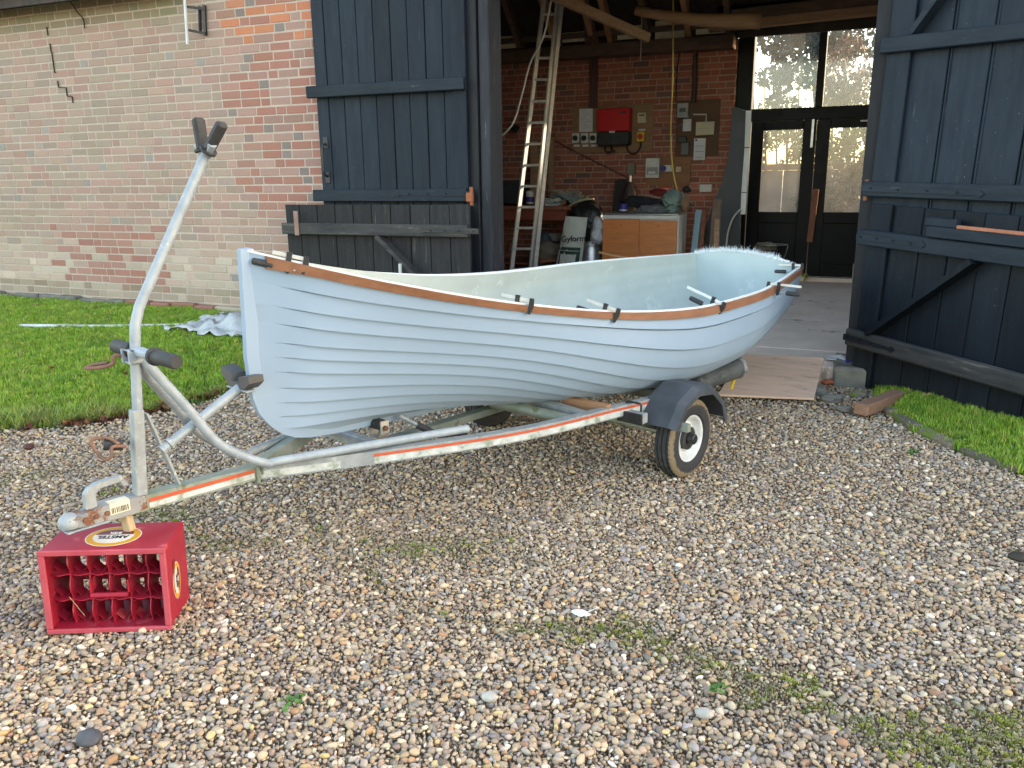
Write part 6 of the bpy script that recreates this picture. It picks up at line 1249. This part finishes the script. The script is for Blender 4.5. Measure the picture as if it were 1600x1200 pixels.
# gravel: jittered grid in depth bands
pts = []
for (r0, r1, sp) in ((.9, 3.6, .0155), (3.6, 5.4, .018), (5.4, 8.6, .024)):
    X = np.arange(-7, 4, sp); Y = np.arange(.6, 6.75, sp * .96); xx, yy = np.meshgrid(X, Y); xx = xx + (np.arange(len(Y)) % 2)[:, None] * sp / 2
    xx = xx.ravel() + rng.uniform(-.42, .42, xx.size) * sp; yy = yy.ravel() + rng.uniform(-.42, .42, yy.size) * sp
    dd = np.hypot(xx, yy); k = (dd >= r0) & (dd < r1); pts.append(np.stack([xx[k], yy[k]], 1))
G2 = np.concatenate(pts); exa = G2[:, 0]; eya = G2[:, 1]
ey_l = np.interp(exa, [p[0] for p in EDGE], [p[1] for p in EDGE]); ey_r = np.interp(exa, [p[0] for p in RE], [p[1] for p in RE])
ok = (eya < ey_l - .01 + .04 * vnoise(exa * 4, eya * 4, 1)) & ((exa < .18) | (eya < ey_r - .05)) & (eya < 6.24) & ~((exa > -.70) & (exa < -.22) & (eya > 5.66))
G2 = G2[ok]; n = len(G2)
P = np.hstack([G2, np.zeros((n, 1))]); v = in_view(P, .22); P = P[v]; n = len(P)
big = rng.random(n) ** 3.2; size = (.0140 + .020 * big) * rng.uniform(.85, 1.15, n)
size *= np.where(np.hypot(P[:, 0], P[:, 1]) > 5.2, 1.12, 1)
P[:, 2] = rng.uniform(-.002, .0075, n) + .006 * vnoise(P[:, 0] * 3, P[:, 1] * 3, 1) + size * .12 + .008
pal = np.array([(.37, .30, .205), (.32, .255, .18), (.42, .355, .25), (.27, .23, .185), (.34, .305, .25), (.22, .185, .15), (.49, .43, .33), (.36, .245, .145), (.29, .185, .12), (.19, .185, .18), (.28, .27, .255), (.42, .32, .165), (.15, .13, .115), (.58, .54, .46)])
wt_ = np.array([16, 15, 11, 12, 11, 8, 6, 5, 4, 5, 7, 3, 3, 2.]); wt_ /= wt_.sum()
C = 1.30 * np.array([1.08, .975, .93]) * pal[rng.choice(len(pal), n, p=wt_)] * rng.uniform(.78, 1.18, (n, 1)) * rng.uniform(.96, 1.04, (n, 3))
# damp, earthy patches and the mossy belt that crosses the foreground
def img(P): 
    d = P - EYEP; z = d @ fwd; return 800 + F_PX * (d @ rgt2) / z, 600 - F_PX * (d @ upv2) / z
ML = [on_z(*q) for q in ((-200, 830), (60, 720), (150, 790))]
belt = [on_z(*q)[:2] for q in ((470, 800), (640, 960), (800, 985), (960, 985), (1120, 1050), (1260, 1110), (1450, 1160), (1700, 1185))]
belt2 = [on_z(*q)[:2] for q in ((-60, 770), (60, 745), (150, 760), (330, 850), (560, 850), (820, 870))]
def dist_line(P, L):
    best = np.full(len(P), 9.)
    for a, b in zip(L[:-1], L[1:]):
        ab = b - a; t = np.clip(((P[:, :2] - a) @ ab) / (ab @ ab), 0, 1); best = np.minimum(best, np.linalg.norm(P[:, :2] - a - t[:, None] * ab, axis=1))
    return best
nzv = vnoise(P[:, 0] * 2.6, P[:, 1] * 2.6, 5); nzf = vnoise(P[:, 0] * 9, P[:, 1] * 9, 8)
prog = np.clip((P[:, 0] + 1.2) / 2.0, 0, 1)
moss = np.clip(1.15 - dist_line(P, belt) / (.07 + .17 * prog) + .7 * nzv + .35 * nzf, 0, 1) * (.35 + .65 * prog)
moss2 = np.clip(.8 - dist_line(P, belt2) / .22 + .8 * nzv + .3 * nzf, 0, 1) * .5
mo = np.maximum(moss, moss2); C = C * (1 - .55 * mo[:, None]) + np.array([.125, .14, .05]) * (.55 * mo[:, None])
earth = np.clip(vnoise(P[:, 0] * 1.3, P[:, 1] * 1.3, 14) * 1.4 - .35, 0, 1)[:, None]; C = C * (1 - .25 * earth) + np.array([.20, .15, .10]) * .25 * earth
size = size * (1 - .25 * mo); P[:, 2] -= .006 * mo
drop = rng.random(n) < .45 * moss; keep = ~drop; P, size, C, mo = P[keep], size[keep], C[keep], mo[keep]; n = len(P)
rot = np.stack([rng.normal(0, .35, n), rng.normal(0, .35, n), rng.uniform(0, 6.28, n)], 1); scl = size[:, None] * rng.uniform(.85, 1.2, (n, 3))
scatter('gravel', 'mixed tan and grey pea gravel covering the yard', P, rot, scl, np.clip(C, .01, .9), SP)
print('gravel', n)
gp_ = []
for (r0, r1, sp) in ((.9, 3.4, .0100), (3.4, 5.0, .0135)):
    X = np.arange(-6, 4, sp); Y = np.arange(.6, 5.2, sp); xx, yy = np.meshgrid(X, Y); xx = xx.ravel() + rng.uniform(-.5, .5, xx.size) * sp; yy = yy.ravel() + rng.uniform(-.5, .5, yy.size) * sp
    dd = np.hypot(xx, yy); k = (dd >= r0) & (dd < r1) & (yy < np.interp(xx, [p[0] for p in EDGE], [p[1] for p in EDGE]) - .02) & ((xx < .2) | (yy < np.interp(xx, [p[0] for p in RE], [p[1] for p in RE]) - .05)); gp_.append(np.stack([xx[k], yy[k], xx[k] * 0], 1))
Q = np.concatenate(gp_); Q = Q[in_view(Q, .15)]; m = len(Q); Q[:, 2] = rng.uniform(-.001, .007, m) + .006 * vnoise(Q[:, 0] * 3, Q[:, 1] * 3, 1) + .004
scatter('fine_grit', 'fine sandy grit lying between the larger pebbles', Q, rng.uniform(0, 6.28, (m, 3)), rng.uniform(.006, .0125, (m, 1)) * rng.uniform(.8, 1.2, (m, 3)), 1.15 * np.array([1.06, .975, .92]) * pal[rng.integers(0, 9, m)] * rng.uniform(.75, 1.15, (m, 1)), SP[:6]); print('grit', m)
# blades
def clump(i, nb, h, spread, wdt, bend, flat=0):
    random.seed(200 + i); mb = MB()
    for _ in range(nb):
        a = random.uniform(0, 6.28); r = random.uniform(0, spread); x, y = r * math.cos(a), r * math.sin(a); hh = h * random.uniform(.55, 1.15); b = random.uniform(0, 6.28); bx, by = math.cos(b) * bend * random.uniform(.3, 1), math.sin(b) * bend * random.uniform(.3, 1); px_, py_ = -math.sin(b) * wdt, math.cos(b) * wdt
        mb.add([(x - px_, y - py_, -.004), (x + px_, y + py_, -.004), (x + bx * .35 + px_ * .8, y + by * .35 + py_ * .8, hh * .6), (x + bx * .35 - px_ * .8, y + by * .35 - py_ * .8, hh * .6), (x + bx, y + by, hh)], [(0, 1, 2, 3), (3, 2, 4)])
    return mb.mesh('grass_shape', blade_i, True, fix=False)
GP = [clump(i, 16, .034, .022, .0016, .022) for i in range(6)]
LP = [clump(20 + i, 14, .060, .025, .0015, .045) for i in range(4)]
def turf_points(x0, x1, dens, efun, zfun):
    sp = dens; X = np.arange(x0, x1, sp); Y = np.arange(1, 6.4, sp); xx, yy = np.meshgrid(X, Y); xx = xx.ravel() + rng.uniform(-.6, .6, xx.size) * sp; yy = yy.ravel() + rng.uniform(-.6, .6, yy.size) * sp
    e = efun(xx); k = (yy > e - .03 + .03 * vnoise(xx * 5, yy * 5, 3)) & (yy < 6.36); xx, yy = xx[k], yy[k]; zz = np.array([zfun(a, b) for a, b in zip(xx, yy)]); return np.stack([xx, yy, zz], 1)
gcol = np.array([(.11, .22, .03), (.14, .26, .035), (.17, .29, .045), (.23, .31, .06), (.085, .18, .025), (.29, .30, .10)]); gw_ = np.array([.26, .27, .2, .12, .1, .05])
def do_turf(name, label, P, deadf, protos, tall):
    P = P[in_view(P, .25)]; n = len(P); C = np.array([1.75, 1.6, 1.0]) * gcol[rng.choice(6, n, p=gw_)] * rng.uniform(.8, 1.2, (n, 1)); dv = deadf(P)[:, None]
    k = np.clip(vnoise(P[:, 0] * 2.3, P[:, 1] * 2.8, 3) * 1.2, 0, 1)[:, None]; C = C * (1 - .45 * k) + np.array([.28, .32, .06]) * .45 * k
    k2 = np.clip(vnoise(P[:, 0] * 3.1, P[:, 1] * 2.1, 30) * 1.4 - .3, 0, 1)[:, None]; C = C * (1 - .5 * k2) + np.array([.09, .22, .03]) * .5 * k2
    C = C * (1 - dv) + np.array([.26, .21, .10]) * dv; s = rng.uniform(.75, 1.25, n) * (1 + .35 * vnoise(P[:, 0] * 4, P[:, 1] * 4, 6)) * tall(P)
    scatter(name, label, P, np.stack([rng.normal(0, .12, n), rng.normal(0, .12, n), rng.uniform(0, 6.28, n)], 1), np.stack([s * 1.1, s * 1.1, s], 1), C, protos, material=blade_i); print(name, n)
le = lambda x: np.interp(x, [p[0] for p in EDGE], [p[1] for p in EDGE]); re_ = lambda x: np.interp(x, [p[0] for p in RE], [p[1] for p in RE])
TPs = turf_points(-11.5, -3.35, .026, le, lawn_z)
edge_d = lambda P: np.clip(1 - (P[:, 1] - le(P[:, 0])) / .22, 0, 1)
do_turf('lawn_grass', 'short bright green lawn grass in front of the outer brick wall', TPs, lambda P: np.clip(edge_d(P) * (.55 + .6 * vnoise(P[:, 0] * 5, P[:, 1] * 5, 2)) + .5 * (rng.random(len(P)) < .07), 0, .8), GP, lambda P: 1 + .0 * P[:, 0])
ED = TPs[(TPs[:, 1] - le(TPs[:, 0])) < .28]; ED = ED[rng.random(len(ED)) < .8]
do_turf('lawn_edge_grass', 'longer straggling half-dead grass along the gravel edge of the lawn', ED, lambda P: np.clip(.35 + .5 * vnoise(P[:, 0] * 6, P[:, 1] * 6, 12), 0, .85), LP, lambda P: 1 + .1 * rng.random(len(P)))
RPs = turf_points(.2, 3.0, .022, re_, rlawn_z)
do_turf('verge_grass', 'bright green grass under the right barn door', RPs, lambda P: np.clip(.1 * rng.random(len(P)), 0, .8), GP, lambda P: 1 + .0 * P[:, 0])
# moss and weeds among the pebbles
mp = P[(rng.random(n) < np.clip(mo * 1.3 - .35, 0, .8))]; m = len(mp); mp = mp + np.stack([rng.uniform(-.01, .01, m), rng.uniform(-.01, .01, m), np.full(m, .001)], 1)
mc = np.array([(.28, .29, .06), (.34, .36, .06), (.20, .22, .06), (.26, .23, .12)])[rng.integers(0, 4, m)] * rng.uniform(.7, 1.2, (m, 1))
MPm = [clump(60 + i, 30, .0055, .015, .0022, .006) for i in range(4)]
scatter('moss', 'yellow-green moss growing between the pebbles', mp, np.stack([np.zeros(m), np.zeros(m), rng.uniform(0, 6.28, m)], 1), np.repeat(rng.uniform(.7, 1.3, (m, 1)), 3, 1), mc, MPm, material=blade_i); print('moss', m)
# leaf litter along the lawn edge, a few single leaves on the grass
def leaf_mb(s, curl):
    n = 6; vs = []; 
    for i in range(n + 1):
        t = i / n; w_ = s * .42 * math.sin(math.pi * min(1, t * .95 + .04)) ** .8; z = curl * s * (t - .5) ** 2 * 2
        vs += [(-w_, (t - .5) * s, z + .25 * w_), (0, (t - .5) * s, z), (w_, (t - .5) * s, z + .25 * w_)]
    return vs, [(i * 3 + k, i * 3 + k + 1, (i + 1) * 3 + k + 1, (i + 1) * 3 + k) for i in range(n) for k in (0, 1)]
def leaf_proto(i): vs, fs = leaf_mb(1., random.uniform(.2, 1.)); return MB().add(vs, fs).mesh('leaf_shape', stone_i, True, fix=False)
LFP = [leaf_proto(i) for i in range(4)]
xx = rng.uniform(-7.2, -4.0, 900); yy = le(xx) - rng.uniform(-.03, .10, 900) ** 1.0; k = (vnoise(xx * 2.4, yy * 0, 3) > -.15) & in_view(np.stack([xx, yy, xx * 0], 1), .2); xx, yy = xx[k], yy[k]; m = len(xx)
lc = np.array([(.13, .05, .038), (.19, .085, .055), (.09, .04, .03), (.25, .14, .07)])[rng.choice(4, m, p=[.4, .3, .2, .1])] * rng.uniform(.7, 1.2, (m, 1))
scatter('leaf_litter', 'drift of dead brown leaves between the lawn and the gravel', np.stack([xx, yy, .022 + rng.uniform(0, .02, m)], 1), np.stack([rng.normal(0, .6, m), rng.normal(0, .6, m), rng.uniform(0, 6.28, m)], 1), np.repeat(rng.uniform(.03, .065, (m, 1)), 3, 1), lc, LFP)
random.seed(77)
for (x, y, z, m_, s, lab) in [(98, 518, .16, orange_leaf, .07, 'orange leaf above the white pole on the lawn'), (55, 482, .2, brown_leaf, .08, 'tan leaf near the wall foot on the far left of the lawn'), (82, 580, .10, orange_leaf, .045, 'small orange leaf in the middle of the left lawn'), (255, 634, .05, orange_leaf, .05, 'orange-brown leaf at the gravel edge behind the mast'), (196, 590, .10, brown_leaf, .045, 'small tan leaf left of the mast on the lawn'), (106, 666, .05, orange_leaf, .05, 'yellow-orange leaf on the lawn edge at far left'), (1448, 625, .06, mat('buff_leaf', (.50, .36, .18), (.38, .26, .13), rough=.8), .06, 'buff leaf on the right-hand grass'), (1030, 705, .03, brown_leaf, .05, 'dead leaf on the gravel in the shade by the near wheel'), (210, 686, .03, brown_leaf, .06, 'curled brown leaf on gravel by the mast foot')]:
    p = on_z(x, y, z); vs, fs = leaf_mb(s, .9); o = single('fallen_leaf', MB().add(vs, fs), m_, lab, 'leaf', 'scattered fallen leaves', smooth=True, origin=(0, 0, 0), fix=False); o.location = (p[0], p[1], z + .022); o.rotation_euler = (random.uniform(-.4, .4), random.uniform(-.4, .4), random.uniform(0, 6))
# a few low weeds
wl = MB(); random.seed(9)
for (x, y, z, k_) in [(300, 632, .04, 9), (455, 1105, .02, 6), (1425, 712, .03, 12), (1120, 1085, .02, 6), (95, 668, .04, 7), (38, 655, .05, 7), (1500, 690, .06, 6)]:
    p = on_z(x, y, z); T = thing('broadleaf_weed', {300: 'small green weed on the gravel edge behind the bow rest', 455: 'tiny weed in the gravel at lower left', 1425: 'leafy weed beside the right edging bricks', 1120: 'tiny weed in the gravel at lower right', 95: 'clover-like weed at the lawn edge on the left', 38: 'weed at the far left lawn edge', 1500: 'weed in the right-hand grass'}[x], 'weed', (p[0], p[1], z), group='low weeds'); mb = MB()
    for i in range(k_ * 2):
        a = random.uniform(0, 6.28); r_ = random.uniform(.004, .035); s = random.uniform(.014, .026); vs, fs = leaf_mb(s, .6); M_ = Matrix.Translation((r_ * math.cos(a), r_ * math.sin(a), random.uniform(.012, .03))) @ Matrix.Rotation(a - 1.57, 4, 'Z') @ Matrix.Rotation(random.uniform(-.5, .3), 4, 'X'); mb.add([M_ @ Vector(v_) for v_ in vs], fs)
    part('leaves', mb, mat('weed_green', (.10, .22, .04), (.07, .15, .03), scale=20, rough=.5, bump=0), T, smooth=True, fix=False)
